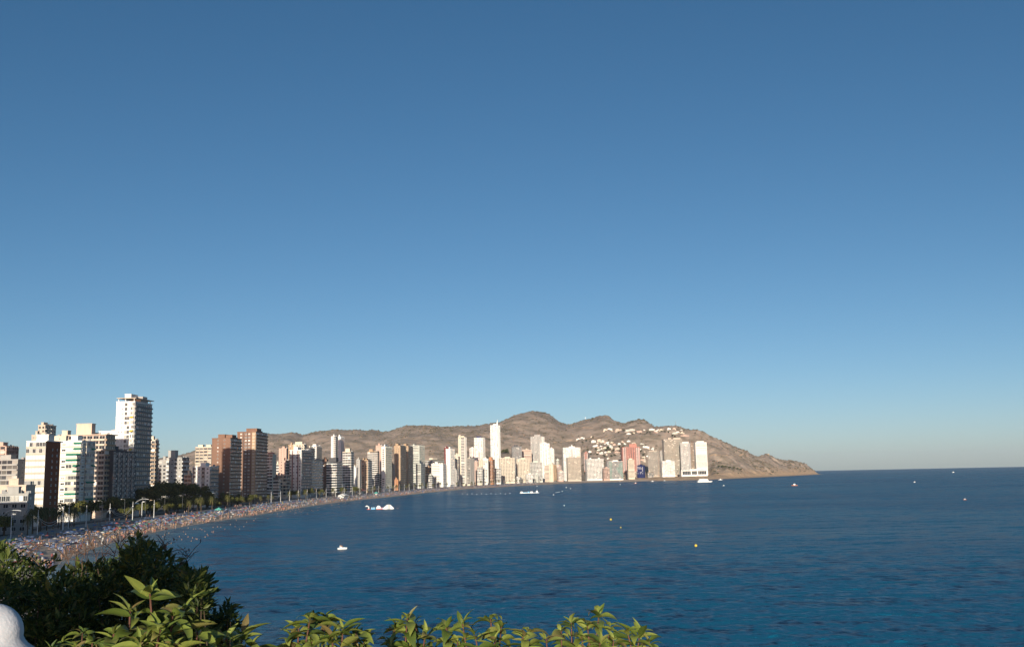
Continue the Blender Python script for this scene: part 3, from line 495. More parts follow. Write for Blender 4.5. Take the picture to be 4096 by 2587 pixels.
def land_z(x, y, s=None, low=False):
    x = np.asarray(x, float); y = np.asarray(y, float)
    if s is None: s = inland(x, y)
    z = np.where(s < 0, s * 0.08, np.where(s < 32, 2.3 * s / 32, 3.0 + np.maximum(0, s - 70) * 0.003))
    rock = np.clip((y - 2580) / 80, 0, 1) * (x > 300)
    z = z + rock * np.clip(s / 26, 0, 1) * (4.5 + 4 * fbm(x / 37, y / 37, 3, 5) + np.clip((x - 560) / 60, 0, 1) * (5 + 11 * fbm(x / 21, y / 21, 3, 8)) * np.clip(s / 40, 0, 1))
    k = x / np.maximum(y, 1.0)
    rd = np.interp(k, RK, RD); rz = np.interp(k, RK, RZ); fd = np.interp(k, FK, FD)
    t = np.clip((y - fd) / np.maximum(rd - fd, 30), 0, 1); back = np.clip((y - rd) / 900, 0, 1)
    g = 0.45 * t + 0.55 * t * t * (3 - 2 * t)
    fall = 1 - 1.15 * back * back * (3 - 2 * back)
    n = fbm(x / 330, y / 330, 4, 1) * 26 + (0.5 - np.abs(fbm(x / 150, y / 330, 3, 9))) * 15 + fbm(x / 45, y / 45, 3, 21) * 3.5
    tt = t * (1 - t) * 4
    amp = np.clip(tt, 0, 1) * np.clip(rz / 120, 0.12, 1) + 0.12 * t * np.clip(rz / 100, .1, 1)
    hill = np.maximum(rz, 0) * g * fall + n * amp * fall
    z = z + np.where(y > fd, np.maximum(hill, -4 if rock is None else -30), 0)
    ye = 3.6 + np.maximum(0, -x - 15) * 0.55                       # the lookout's terrace and its cliff
    hd = 22.3 - 0.95 * np.maximum(0, y - ye) - 0.95 * np.maximum(0, x - 20) + fbm(x / 6, y / 6, 3, 3) * 1.2 * np.clip((y - ye) / 6, 0, 1)
    z = np.where(y < 330, np.maximum(z, np.where(s > 0, hd, -5)), z)
    if low: z = z - np.where((s > -40) & (s < 65) & (y > 140) & (hd < 2.5), 0.9, 0) * np.clip((2620 - y) / 40, 0, 1)
    return z

# ---- materials of the ground
def terrain_mat():
    m, nt, p, N, L = nodes_of('dry_hillside')
    g = N('ShaderNodeNewGeometry')
    def noise(scale, det=6, rough=.6):
        n = N('ShaderNodeTexNoise'); n.inputs['Scale'].default_value = scale; n.inputs['Detail'].default_value = det; n.inputs['Roughness'].default_value = rough
        L(g.outputs['Position'], n.inputs['Vector']); return n.outputs[0]
    def ramp(src, stops):
        r = N('ShaderNodeValToRGB'); e = r.color_ramp.elements
        while len(e) < len(stops): e.new(.5)
        for q, (a, c) in zip(e, stops): q.position = a; q.color = (*c, 1)
        L(src, r.inputs[0]); return r.outputs[0]
    def mix(fac, a, b):
        x = N('ShaderNodeMix'); x.data_type = 'RGBA'; L(fac, x.inputs[0]); L(a, x.inputs[6]); L(b, x.inputs[7]); return x.outputs[2]
    soil = ramp(noise(.008), [(.3, (.39, .31, .245)), (.5, (.46, .365, .285)), (.7, (.53, .42, .33))])
    scrub = ramp(noise(.05), [(.35, (.185, .16, .115)), (.65, (.27, .225, .165))])
    patch = ramp(noise(.021, 8, .72), [(.44, (0, 0, 0)), (.60, (.85, .85, .85))])
    col = mix(patch, soil, scrub)
    rock = ramp(noise(.09), [(.3, (.44, .29, .175)), (.55, (.58, .41, .26)), (.75, (.66, .52, .37))])
    sx = N('ShaderNodeSeparateXYZ'); L(g.outputs['Position'], sx.inputs[0])
    ad = N('ShaderNodeMath'); ad.operation = 'MULTIPLY_ADD'; L(noise(.03), ad.inputs[0]); ad.inputs[1].default_value = 46; L(sx.outputs[2], ad.inputs[2])
    mr = N('ShaderNodeMapRange'); mr.inputs[1].default_value = 52; mr.inputs[2].default_value = 30; L(ad.outputs[0], mr.inputs[0])
    yy = N('ShaderNodeMapRange'); yy.inputs[1].default_value = 180; yy.inputs[2].default_value = 260; L(sx.outputs[0], yy.inputs[0])
    mu = N('ShaderNodeMath'); mu.operation = 'MULTIPLY'; L(mr.outputs[0], mu.inputs[0]); L(yy.outputs[0], mu.inputs[1])
    col = mix(mu.outputs[0], col, rock)
    L(col, p.inputs['Base Color']); p.inputs['Roughness'].default_value = .95; p.inputs['Specular IOR Level'].default_value = .1
    b = N('ShaderNodeBump'); b.inputs['Strength'].default_value = .22; b.inputs['Distance'].default_value = 5; L(noise(.05, 8, .7), b.inputs['Height']); L(b.outputs[0], p.inputs['Normal'])
    return m
M_HILL = terrain_mat()
M_CITY = mat('city_ground', (.16, .145, .125), .95, .25, .05)
M_SAND = mat('beach_sand', (.50, .385, .285), .95, .12, .15, bump=.2)
M_PROM = mat('promenade_paving', (.34, .29, .25), .9, .15, .4)
M_ASPH = mat('asphalt', (.055, .055, .055), .9, .15, .3)

# ---- the hills and the town's ground, one sheet in bearing and distance
kk = np.linspace(-0.66, 0.335, 640)
dd = np.concatenate([np.linspace(340, 2400, 90)[:-1], np.linspace(2400, 4150, 190), np.linspace(4180, 5100, 14)])
K, Dm = np.meshgrid(kk, dd); X = K * Dm
sI = inland(X, Dm)
Zt = land_z(X, Dm, sI, low=True)
terr = npmesh('terrain', np.stack([X, Dm, Zt], -1).reshape(-1, 3), grid_faces(*X.shape), [M_HILL, M_CITY], True)
fi = grid_faces(*X.shape); fk = K.reshape(-1)[fi[:, 0]]; fy = Dm.reshape(-1)[fi[:, 0]]
terr.polygons.foreach_set('material_index', ((fy < np.interp(fk, FK, FD) - 10) & (fk * fy < 240)).astype(np.int32))
tag(link('hills', terr), kind='structure')
gx, gy = np.meshgrid(np.concatenate([np.arange(-420, -60, 6), np.arange(-60, 60.1, 2)]), np.concatenate([np.arange(-120, -20, 8), np.arange(-20, 60, 1.6), np.arange(60, 340.1, 5)]))
near = npmesh('headland', np.stack([gx, gy, land_z(gx, gy, low=True)], -1).reshape(-1, 3), grid_faces(*gx.shape), [M_HILL], True)
tag(link('headland', near), kind='structure')

# ---- beach, promenade, road, pavement: strips along the shore
def strip(name, offs, m, s0=S0, s1=S1, step=9.0):
    ss = np.arange(s0, s1, step); V = []
    for s in ss:
        p0, t = shore_at(s); n = np.array([-t[1], t[0]])
        for o, z in offs: V.append((*(p0 + n * o), z))
    return tag(link(name, npmesh(name, np.array(V), grid_faces(len(ss), len(offs))[:, ::-1], m)), kind='structure')
strip('beach', [(-34, -1.9), (-8, -.5), (0, .02), (5, .45), (18, 1.5), (32.6, 2.3)], M_SAND)
strip('promenade', [(32.2, 2.0), (32.2, 3.06), (46, 3.10)], M_PROM)
strip('road', [(46, 2.96), (57, 2.96)], M_ASPH)
strip('kerb', [(45.9, 2.9), (45.9, 3.12), (46.25, 3.12), (46.25, 2.9)], M_PROM)
strip('pavement', [(57, 2.9), (57, 3.09), (70, 3.09)], M_PROM)
def lane(off):
    mb = MB(); s = S0
    while s < S0 + 1300:
        p, t = shore_at(s, off); q, _ = shore_at(s + 3, off); n = np.array([-t[1], t[0]]) * .08
        mb.add([(*(p - n), 2.966), (*(q - n), 2.966), (*(q + n), 2.966), (*(p + n), 2.966)], [(0, 1, 2, 3)]); s += 9
    return mb
tag(lane(51.5).build('road_marking', M_WMETAL), kind='structure')

# ---- the sea: real waves near, finer ripples in the relief, curving away with the earth
def sea_mat():
    m, nt, p, N, L = nodes_of('sea_water')
    g = N('ShaderNodeNewGeometry')
    def noise(scale, sx=1, sy=1, det=3, rough=.55, rot=0.0):
        mp = N('ShaderNodeMapping'); mp.inputs['Scale'].default_value = (sx, sy, 1); mp.inputs['Rotation'].default_value = (0, 0, rot); L(g.outputs['Position'], mp.inputs[0])
        n = N('ShaderNodeTexNoise'); n.inputs['Scale'].default_value = scale; n.inputs['Detail'].default_value = det; n.inputs['Roughness'].default_value = rough
        L(mp.outputs[0], n.inputs['Vector']); return n.outputs[0]
    def mr(src, a, b, c, d):
        r = N('ShaderNodeMapRange'); r.inputs[1].default_value = a; r.inputs[2].default_value = b; r.inputs[3].default_value = c; r.inputs[4].default_value = d; L(src, r.inputs[0]); return r.outputs[0]
    at = N('ShaderNodeAttribute'); at.attribute_name = 'shallow'
    deep = N('ShaderNodeMix'); deep.data_type = 'RGBA'; deep.inputs[6].default_value = (.004, .084, .160, 1); deep.inputs[7].default_value = (.006, .112, .190, 1)
    L(mr(noise(.004, 1, .5, 4), .4, .65, 0, 1), deep.inputs[0])
    sh = N('ShaderNodeMix'); sh.data_type = 'RGBA'; L(at.outputs['Fac'], sh.inputs[0]); L(deep.outputs[2], sh.inputs[6]); sh.inputs[7].default_value = (.13, .19, .19, 1)
    L(sh.outputs[2], p.inputs['Base Color'])
    p.inputs['IOR'].default_value = 1.333; p.inputs['Specular IOR Level'].default_value = .09
    L(mr(noise(.006, .45, 1, 5, .6, .3), .35, .7, .16, .32), p.inputs['Roughness'])
    calm = mr(noise(.005, .35, 1.2, 5, .65, .25), .36, .66, .6, 1.0)
    def ripple(scale, sx, sy, rot, amp):
        """slopes of the small waves, straight from a noise field so that they stay rough however far away"""
        mp = N('ShaderNodeMapping'); mp.inputs['Scale'].default_value = (sx, sy, 1); mp.inputs['Rotation'].default_value = (0, 0, rot); L(g.outputs['Position'], mp.inputs[0])
        n = N('ShaderNodeTexNoise'); n.inputs['Scale'].default_value = scale; n.inputs['Detail'].default_value = 4; n.inputs['Roughness'].default_value = .72; L(mp.outputs[0], n.inputs['Vector'])
        a = N('ShaderNodeVectorMath'); a.operation = 'SUBTRACT'; L(n.outputs['Color'], a.inputs[0]); a.inputs[1].default_value = (.5, .5, .5)
        b = N('ShaderNodeVectorMath'); b.operation = 'MULTIPLY'; L(a.outputs[0], b.inputs[0]); b.inputs[1].default_value = (amp * .8, amp, 0); return b.outputs[0]
    sm = N('ShaderNodeVectorMath'); sm.operation = 'ADD'; L(ripple(.26, .4, 1, .12, 2.3), sm.inputs[0]); L(ripple(.9, .6, 1, -.2, 2.0), sm.inputs[1])
    s3 = N('ShaderNodeVectorMath'); s3.operation = 'ADD'; L(sm.outputs[0], s3.inputs[0]); L(ripple(.075, .35, 1, .06, 1.5), s3.inputs[1])
    sc = N('ShaderNodeVectorMath'); sc.operation = 'SCALE'; L(s3.outputs[0], sc.inputs[0]); L(calm, sc.inputs['Scale'])
    ad = N('ShaderNodeVectorMath'); ad.operation = 'ADD'; L(g.outputs['Normal'], ad.inputs[0]); L(sc.outputs[0], ad.inputs[1])
    nn = N('ShaderNodeVectorMath'); nn.operation = 'NORMALIZE'; L(ad.outputs[0], nn.inputs[0])
    # light scattered back out of the water, and a limited mirror: facets seen at a low angle lean towards the viewer
    df = N('ShaderNodeBsdfDiffuse'); L(sh.outputs[2], df.inputs['Color']); L(nn.outputs[0], df.inputs['Normal'])
    gl = N('ShaderNodeBsdfGlossy'); gl.inputs['Color'].default_value = (1, 1, 1, 1); L(nn.outputs[0], gl.inputs['Normal']); L(mr(noise(.006, .45, 1, 5, .6, .3), .35, .7, .18, .30), gl.inputs['Roughness'])
    fr = N('ShaderNodeFresnel'); fr.inputs['IOR'].default_value = 1.333; L(nn.outputs[0], fr.inputs['Normal'])
    mx = N('ShaderNodeMixShader'); L(mr(fr.outputs[0], .02, .80, .012, .235), mx.inputs[0]); L(df.outputs[0], mx.inputs[1]); L(gl.outputs[0], mx.inputs[2]); L(mx.outputs[0], nt.nodes['Material Output'].inputs[0])

    return m
M_SEA = sea_mat()
def build_sea():
    az = np.radians(np.concatenate([np.linspace(-75, -33, 40)[:-1], np.linspace(-33, 33, 640), np.linspace(33, 75, 40)[1:]]))
    inv = np.concatenate([np.linspace(1 / 30.0, 1 / 95.0, 40)[:-1], np.linspace(1 / 95.0, 1 / 20000.0, 720)])
    d = 1 / inv; A, Dd = np.meshgrid(az, d); x = Dd * np.sin(A); y = Dd * np.cos(A)
    gap = np.gradient(d)[:, None] * -1 if d[0] > d[-1] else np.gradient(d)[:, None]
    z = -(Dd ** 2) / (2 * 6.37e6)
    rng = np.random.RandomState(4); main = math.radians(-100)
    for i in range(64):
        lam = 0.6 * (6.5 / 0.6) ** (i / 63.0) * rng.uniform(.9, 1.1)
        th = main + rng.normal(0, .6); amp = 0.0125 * lam ** .62 * rng.uniform(.5, 1.3)
        w = np.clip((lam / np.maximum(gap, .05) - 2.2) / 2.5, 0, 1)
        if not w.any(): continue
        ph = (x * math.cos(th) + y * math.sin(th)) * 2 * math.pi / lam + rng.uniform(0, 6.28)
        z = z + w * amp * (np.sin(ph) + .25 * np.sin(2 * ph + .6))
    s = inland(x[::4, ::4], y[::4, ::4])
    ri = np.minimum(np.arange(len(d)) // 4, s.shape[0] - 1); ci = np.minimum(np.arange(len(az)) // 4, s.shape[1] - 1)
    sh = np.clip(1 + s[np.ix_(ri, ci)] / 42.0, 0, 1) ** 1.6
    me = npmesh('sea', np.stack([x, y, z], -1).reshape(-1, 3), grid_faces(*x.shape)[:, ::-1], M_SEA, True)
    a = me.attributes.new('shallow', 'FLOAT', 'POINT'); a.data.foreach_set('value', sh.ravel().astype(np.float32))
    return tag(link('sea', me), kind='structure')
build_sea()
def sea_level(x, y): return -(x * x + y * y) / (2 * 6.37e6)

# ---- scrub on the hills, too much to count; tracks cut across them
M_SCRUB = island_mat('scrub_foliage', [(.12, .105, .075), (.15, .13, .09), (.20, .165, .115), (.09, .085, .058)], .95, spec=.1)
def build_scrub(n=6500):
    rng = np.random.RandomState(11)
    k = rng.uniform(-.34, .31, n * 3); fd = np.interp(k, FK, FD); rd = np.interp(k, RK, RD)
    y = fd + (rd - fd + 40) * rng.uniform(.02, 1, n * 3) ** .8; x = k * y
    dens = fbm(x / 140, y / 140, 3, 31)
    keep = (dens + rng.uniform(-.5, .5, n * 3) > .05) & (inland(x, y) > 12); x, y = x[keep][:n], y[keep][:n]; n = len(x)
    z = land_z(x, y); r = rng.gamma(3, .5, n) + .6; r = np.minimum(r, 4)
    ico = np.array([(0, 0, 1), (.89, 0, .45), (.28, .85, .45), (-.72, .53, .45), (-.72, -.53, .45), (.28, -.85, .45), (.72, .53, -.3), (-.28, .85, -.3), (-.89, 0, -.3), (-.28, -.85, -.3), (.72, -.53, -.3)])
    fc = [(0, 1, 2), (0, 2, 3), (0, 3, 4), (0, 4, 5), (0, 5, 1), (1, 6, 2), (2, 7, 3), (3, 8, 4), (4, 9, 5), (5, 10, 1), (2, 6, 7), (3, 7, 8), (4, 8, 9), (5, 9, 10), (1, 10, 6)]
    V = ico[None] * (r[:, None, None] * rng.uniform(.65, 1.3, (n, 11, 1))) * np.array([1.15, 1.15, .75]); V[..., 0] += x[:, None]; V[..., 1] += y[:, None]; V[..., 2] += z[:, None] + r[:, None] * .12
    Fa = (np.array(fc)[None] + (np.arange(n) * 11)[:, None, None]).reshape(-1, 3)
    return tag(link('hillside_scrub', npmesh('hillside_scrub', V.reshape(-1, 3), Fa, M_SCRUB)), 'dark dry scrub dotted over the brown hills', 'scrub', kind='stuff')
build_scrub()
def on_land(k, slope, d0=2350.0, d1=4050.0):
    """first point where a sight line of this bearing and slope meets the ground"""
    d = np.arange(d0, d1, 4.0); z = land_z(k * d, d); hit = np.nonzero(EYE + slope * d <= z)[0]
    if len(hit) == 0: return None
    q = d[hit[0]]; return k * q, q, float(z[hit[0]])
M_TRACK = mat('bare_earth_track', (.50, .36, .24), .95, .2, .05)
for tr in TRACKS:
    pts = []
    kk_ = np.interp(np.linspace(0, len(tr) - 1, 40), range(len(tr)), [t[0] for t in tr]); ss_ = np.interp(np.linspace(0, len(tr) - 1, 40), range(len(tr)), [t[1] for t in tr])
    for a, b in zip(kk_, ss_):
        q = on_land(float(a), float(b))
        if q: pts.append(q)
    if len(pts) < 6: continue
    yy_ = np.array([p[1] for p in pts]); yy_ = np.convolve(np.pad(yy_, 4, 'edge'), np.ones(9) / 9, 'valid')
    V = []
    for (x_, y0_, z_), y_ in zip(pts, yy_):
        x_ = x_ / y0_ * y_
        for o in (-4.5, 4.5): V.append((x_, y_ + o, float(land_z(x_, y_ + o)) + .5))
    tag(link('hill_track', npmesh('hill_track', np.array(V), grid_faces(len(pts), 2), M_TRACK)), kind='structure')

# ---- the evening air over the bay
hz = MB().box(-21000, 21000, -300, 21000, -45, 300).build('haze', None)
hm = bpy.data.materials.new('evening_air'); hm.use_nodes = True; hn = hm.node_tree; hn.nodes.clear()
ho = hn.nodes.new('ShaderNodeOutputMaterial'); hv = hn.nodes.new('ShaderNodeVolumePrincipled'); hv.inputs['Color'].default_value = (.72, .84, 1.0, 1); hv.inputs['Density'].default_value = 2.4e-5; hv.inputs['Anisotropy'].default_value = 0.0
hn.links.new(hv.outputs[0], ho.inputs['Volume']); hz.data.materials.clear(); hz.data.materials.append(hm); tag(hz, kind='stuff')

# ---------------------------------------------------------------- buildings
R = random.Random(7)
_boxes = {}
def box_mesh(name, w, d, h, m):
    """a box standing on z=0, its back on y=0 and its front at y=-d, centred in x; shared between alike pieces"""
    key = (name, round(w, 2), round(d, 2), round(h, 2), m.name)
    if key not in _boxes: _boxes[key] = MB().box(-w / 2, w / 2, -d, 0.0, 0, h).mesh(name, m)
    return _boxes[key]
def window_mesh(w, h, pane, mull=1):
    """framed window: white frame standing proud of the wall, pane set back in it, mullions"""
    key = ('window', round(w, 2), round(h, 2), pane.name, mull)
    if key not in _boxes:
        mb = MB(); f = .09
        mb.box(-w / 2, w / 2, -.06, 0, 0, h, 1)
        mb.box(-w / 2, -w / 2 + f, -.13, -.06, 0, h, 0); mb.box(w / 2 - f, w / 2, -.13, -.06, 0, h, 0)
        mb.box(-w / 2 + f, w / 2 - f, -.13, -.06, 0, f, 0); mb.box(-w / 2 + f, w / 2 - f, -.13, -.06, h - f, h, 0)
        for i in range(mull):
            x = -w / 2 + w * (i + 1) / (mull + 1); mb.box(x - .04, x + .04, -.12, -.06, f, h - f, 0)
        _boxes[key] = mb.mesh('window', [M_FRAME, pane])
    return _boxes[key]
def awning_mesh(w, m):
    key = ('awning', round(w, 2), m.name)
    if key not in _boxes:
        _boxes[key] = MB().add([(-w / 2, 0, 1.0), (w / 2, 0, 1.0), (w / 2, -.8, .25), (-w / 2, -.8, .25), (-w / 2, -.8, 0), (w / 2, -.8, 0), (-w / 2, 0, .96), (w / 2, 0, .96)],
                               [(0, 3, 2, 1), (3, 4, 5, 2), (6, 7, 5, 4)]).mesh('awning', m)
    return _boxes[key]

def style(st, w, h, fh, bay, o, rng):
    """pieces of one facade: (class, u0, u1, v0, v1, n0, n1), u along the wall from its middle, v up, n out of the wall"""
    E = []; nf = max(1, int(h / fh)); fh = h / nf; nb = max(1, round(w / bay)); bw = w / nb; a = -w / 2
    def win(u0, u1, v0, v1, n=.05): E.append(('window', u0, u1, v0, v1, 0, n))
    def par(u0, u1, v, hh=1.0, n=.8 if o.get('near') else 1.0): E.append(('balcony', u0, u1, v - .2, v + hh - .2, 0, n))
    for i in range(nf):
        v = i * fh
        if st == 'B':
            par(a + .1, -a - .1, v)
            for j in range(nb): win(a + (j + .05) * bw, a + (j + .95) * bw, v + .80, v + fh - .22)
        elif st == 'A':
            f = o.get('flank', 0) * w
            E.append(('balcony', a + f, -a - .02, v - .2, v + .85, 0, .7))
            n = max(2, round((w - f) / 1.7)); ww = (w - f) / n
            r = rng.random()
            for j in range(n): E.append(('glazing' if r > o.get('shut', .3) else 'shutter', a + f + (j + .03) * ww, a + f + (j + .97) * ww, v + .85, v + fh - .25, 0, .62))
            if o.get('awn') and r < .45: E.append(('awning', a + f + (.5 * (w - f) if rng.random() < .35 else 0), -a - .05, v + fh - 1.35, 0, .7, 0))
            if f: win(a + .2 * f, a + .8 * f, v + 1.0, v + 2.2); E.append(('balcony', a + .1, a + f - .1, v - .2, v + .5, 0, .25))
        elif st in 'GN':
            k = .28 if st == 'G' else .37
            for j in range(nb):
                c = a + (j + .5) * bw
                if st == 'G' and rng.random() < .12: continue
                win(c - k * bw, c + k * bw, v + .8, v + fh - (.7 if st == 'G' else .45))
            if st == 'N': E.append(('balcony', a, -a, v - .15, v + .25, 0, .5))
        elif st in 'RK':
            for j in range(nb): win(a + (j + .22) * bw, a + (j + .78) * bw, v + .5, v + fh - .5)
            if st == 'K' and i % 4 == 1: E.append(('balcony', a, -a, v - .2, v + .7, 0, .7))
        elif st == 'M':
            for j in range(nb):
                win(a + (j + .1) * bw, a + (j + .9) * bw, v + .7, v + fh - .3)
                if rng.random() < .85: par(a + (j + .06) * bw, a + (j + .94) * bw, v, 1.0, .9)
        elif st == 'S':
            win(a + .04 * w, -a - .04 * w, v + 1.35, v + fh - .6)
            if rng.random() < .6: E.append(('balcony', a + .02 * w, -a - .02 * w, v - .2, v + .9, 0, .5))
        elif st == 'Q':
            win(a + .42 * w, a + .95 * w, v + 1.0, v + fh - .1); par(a + .42 * w, a + .95 * w, v, 1.1, .7)
            if i % 2: win(a + .18 * w, a + .25 * w, v + 1, v + 2.1)
        elif st == 'V':
            for j in range(nb):
                if j % 2 == 0: par(a + (j + .08) * bw, a + (j + .92) * bw, v); win(a + (j + .15) * bw, a + (j + .85) * bw, v + .8, v + fh - .35)
                else: win(a + (j + .3) * bw, a + (j + .7) * bw, v + 1, v + 2.2)
        elif st == 'E':
            if i % 2 == 0: win(a + .13 * w, a + .19 * w, v + 1.2, v + 1.9)
            E.append(('glazing', a + .47 * w, a + .60 * w, v + .5, v + fh - .4, 0, .2)); E.append(('glazing', a + .61 * w, a + .74 * w, v + .5, v + fh - .4, 0, .2))
            win(a + .31 * w, a + .36 * w, v + 1.1, v + 2)
            E.append(('balcony', a + .79 * w, -a - .03 * w, v - .2, v + .85, 0, .9))
            for q in (.80, .87, .935): E.append(('glazing' if rng.random() < .7 else 'shutter', a + q * w, a + (q + .058) * w, v + .85, v + fh - .3, 0, .5))
            if rng.random() < .16: E.append(('awning', a + .79 * w, -a - .03 * w, v + fh - 1.3, 0, .9, 0))
        elif st == 'T':
            for q in (.16, .42, .60, .84): win(a + q * w, a + (q + .10) * w, v + 1.0, v + 2.1); E.append(('sill', a + q * w - .1, a + (q + .10) * w + .1, v + .8, v + .97, 0, .3))
        elif st == 'D':
            for j in range(nb): win(a + (j + .28) * bw, a + (j + .72) * bw, v + .9, v + fh - .6)
            E.append(('balcony', a + .78 * w, a + .97 * w, v - .2, v + .8, 0, .8)); E.append(('balcony', a + .03 * w, a + .2 * w, v - .2, v + .8, 0, .8))
        elif st == 'F':
            par(a + .55 * w, -a, v, 1, 1.0); win(a + .6 * w, -a - .05 * w, v + .8, v + fh - .4)
            if i % 2: win(a + .2 * w, a + .28 * w, v + 1, v + 2)
        elif st == 'P':
            if nb > 1 or i % 2:
                win(a + .30 * w, a + .30 * w + 1.0, v + 1.1, v + 2.2)
                if w > 9: win(a + .66 * w, a + .66 * w + 1.0, v + 1.1, v + 2.2)
        elif st == 'W':
            if i == nf - 1:
                E.append(('balcony', a, -a, v - .3, v + .5, 0, .8))
                n = max(3, round(w / 1.9)); ww = w / n
                for j in range(n): E.append(('glazing', a + (j + .05) * ww, a + (j + .95) * ww, v + .5, v + fh - .4, 0, .3))
            else:
                for j in range(nb): win(a + (j + .2) * bw, a + (j + .8) * bw, v + .9, v + fh - .6)
        elif st == 'Z':
            for j in range(nb):
                d = (j + .5) / nb; t = (i + .5) / nf
                green = .13 < d < .27 or (d > .55 and abs(t - .55) < (d - .55) * 1.25 + .02)
                E.append(('green' if green else 'window', a + (j + .06) * bw, a + (j + .94) * bw, v + .25, v + fh - .25, 0, .12))
        elif st == 'Y':
            for j in range(nb):
                if 1 < i < nf - 1 and rng.random() < .5: E.append(('sill', a + (j + .2) * bw, a + (j + .6) * bw, v + .4, v + fh - .3, 0, .12))
        elif st == 'X':
            pass
    if st in 'RK':
        for j in range(nb + 1): u = a + j * bw; E.append(('balcony', max(a, u - .35), min(-a, u + .35), 0, h, 0, .75))
    if st == 'M':
        for j in range(0, nb + 1): u = a + j * bw; E.append(('balcony', max(a, u - .15), min(-a, u + .15), 0, h, 0, 1.0))
    if st == 'D':
        for q in ((.24, .29), (.70, .75), (.0, .03)) if w < 25 else [(j / 8.0 - .012, j / 8.0 + .012) for j in range(1, 8)]: E.append(('stripe', a + q[0] * w, a + q[1] * w, 0, h, 0, .9))
    if st == 'T':
        for q in (.35, .55): E.append(('stripe', a + q * w - .25, a + q * w + .25, 0, h, 0, .05))
        E.append(('fin', a + .80 * w, -a, 0, h, 0, .12))
    if st == 'X':
        for q0, q1 in ((.04, .36), (.40, .60), (.64, .96)):
            n = 5
            for j in range(n): E.append(('darkpane', a + (q0 + (q1 - q0) * (j + .06) / n) * w, a + (q0 + (q1 - q0) * (j + .94) / n) * w, h * .28, h * .86, 0, .15))
        E.append(('balcony', a - 1, -a + 1, h * .90, h * 1.0, 0, 2.2)); E.append(('balcony', a - .5, -a + .5, 0, h * .22, 0, 1.5))
    return E

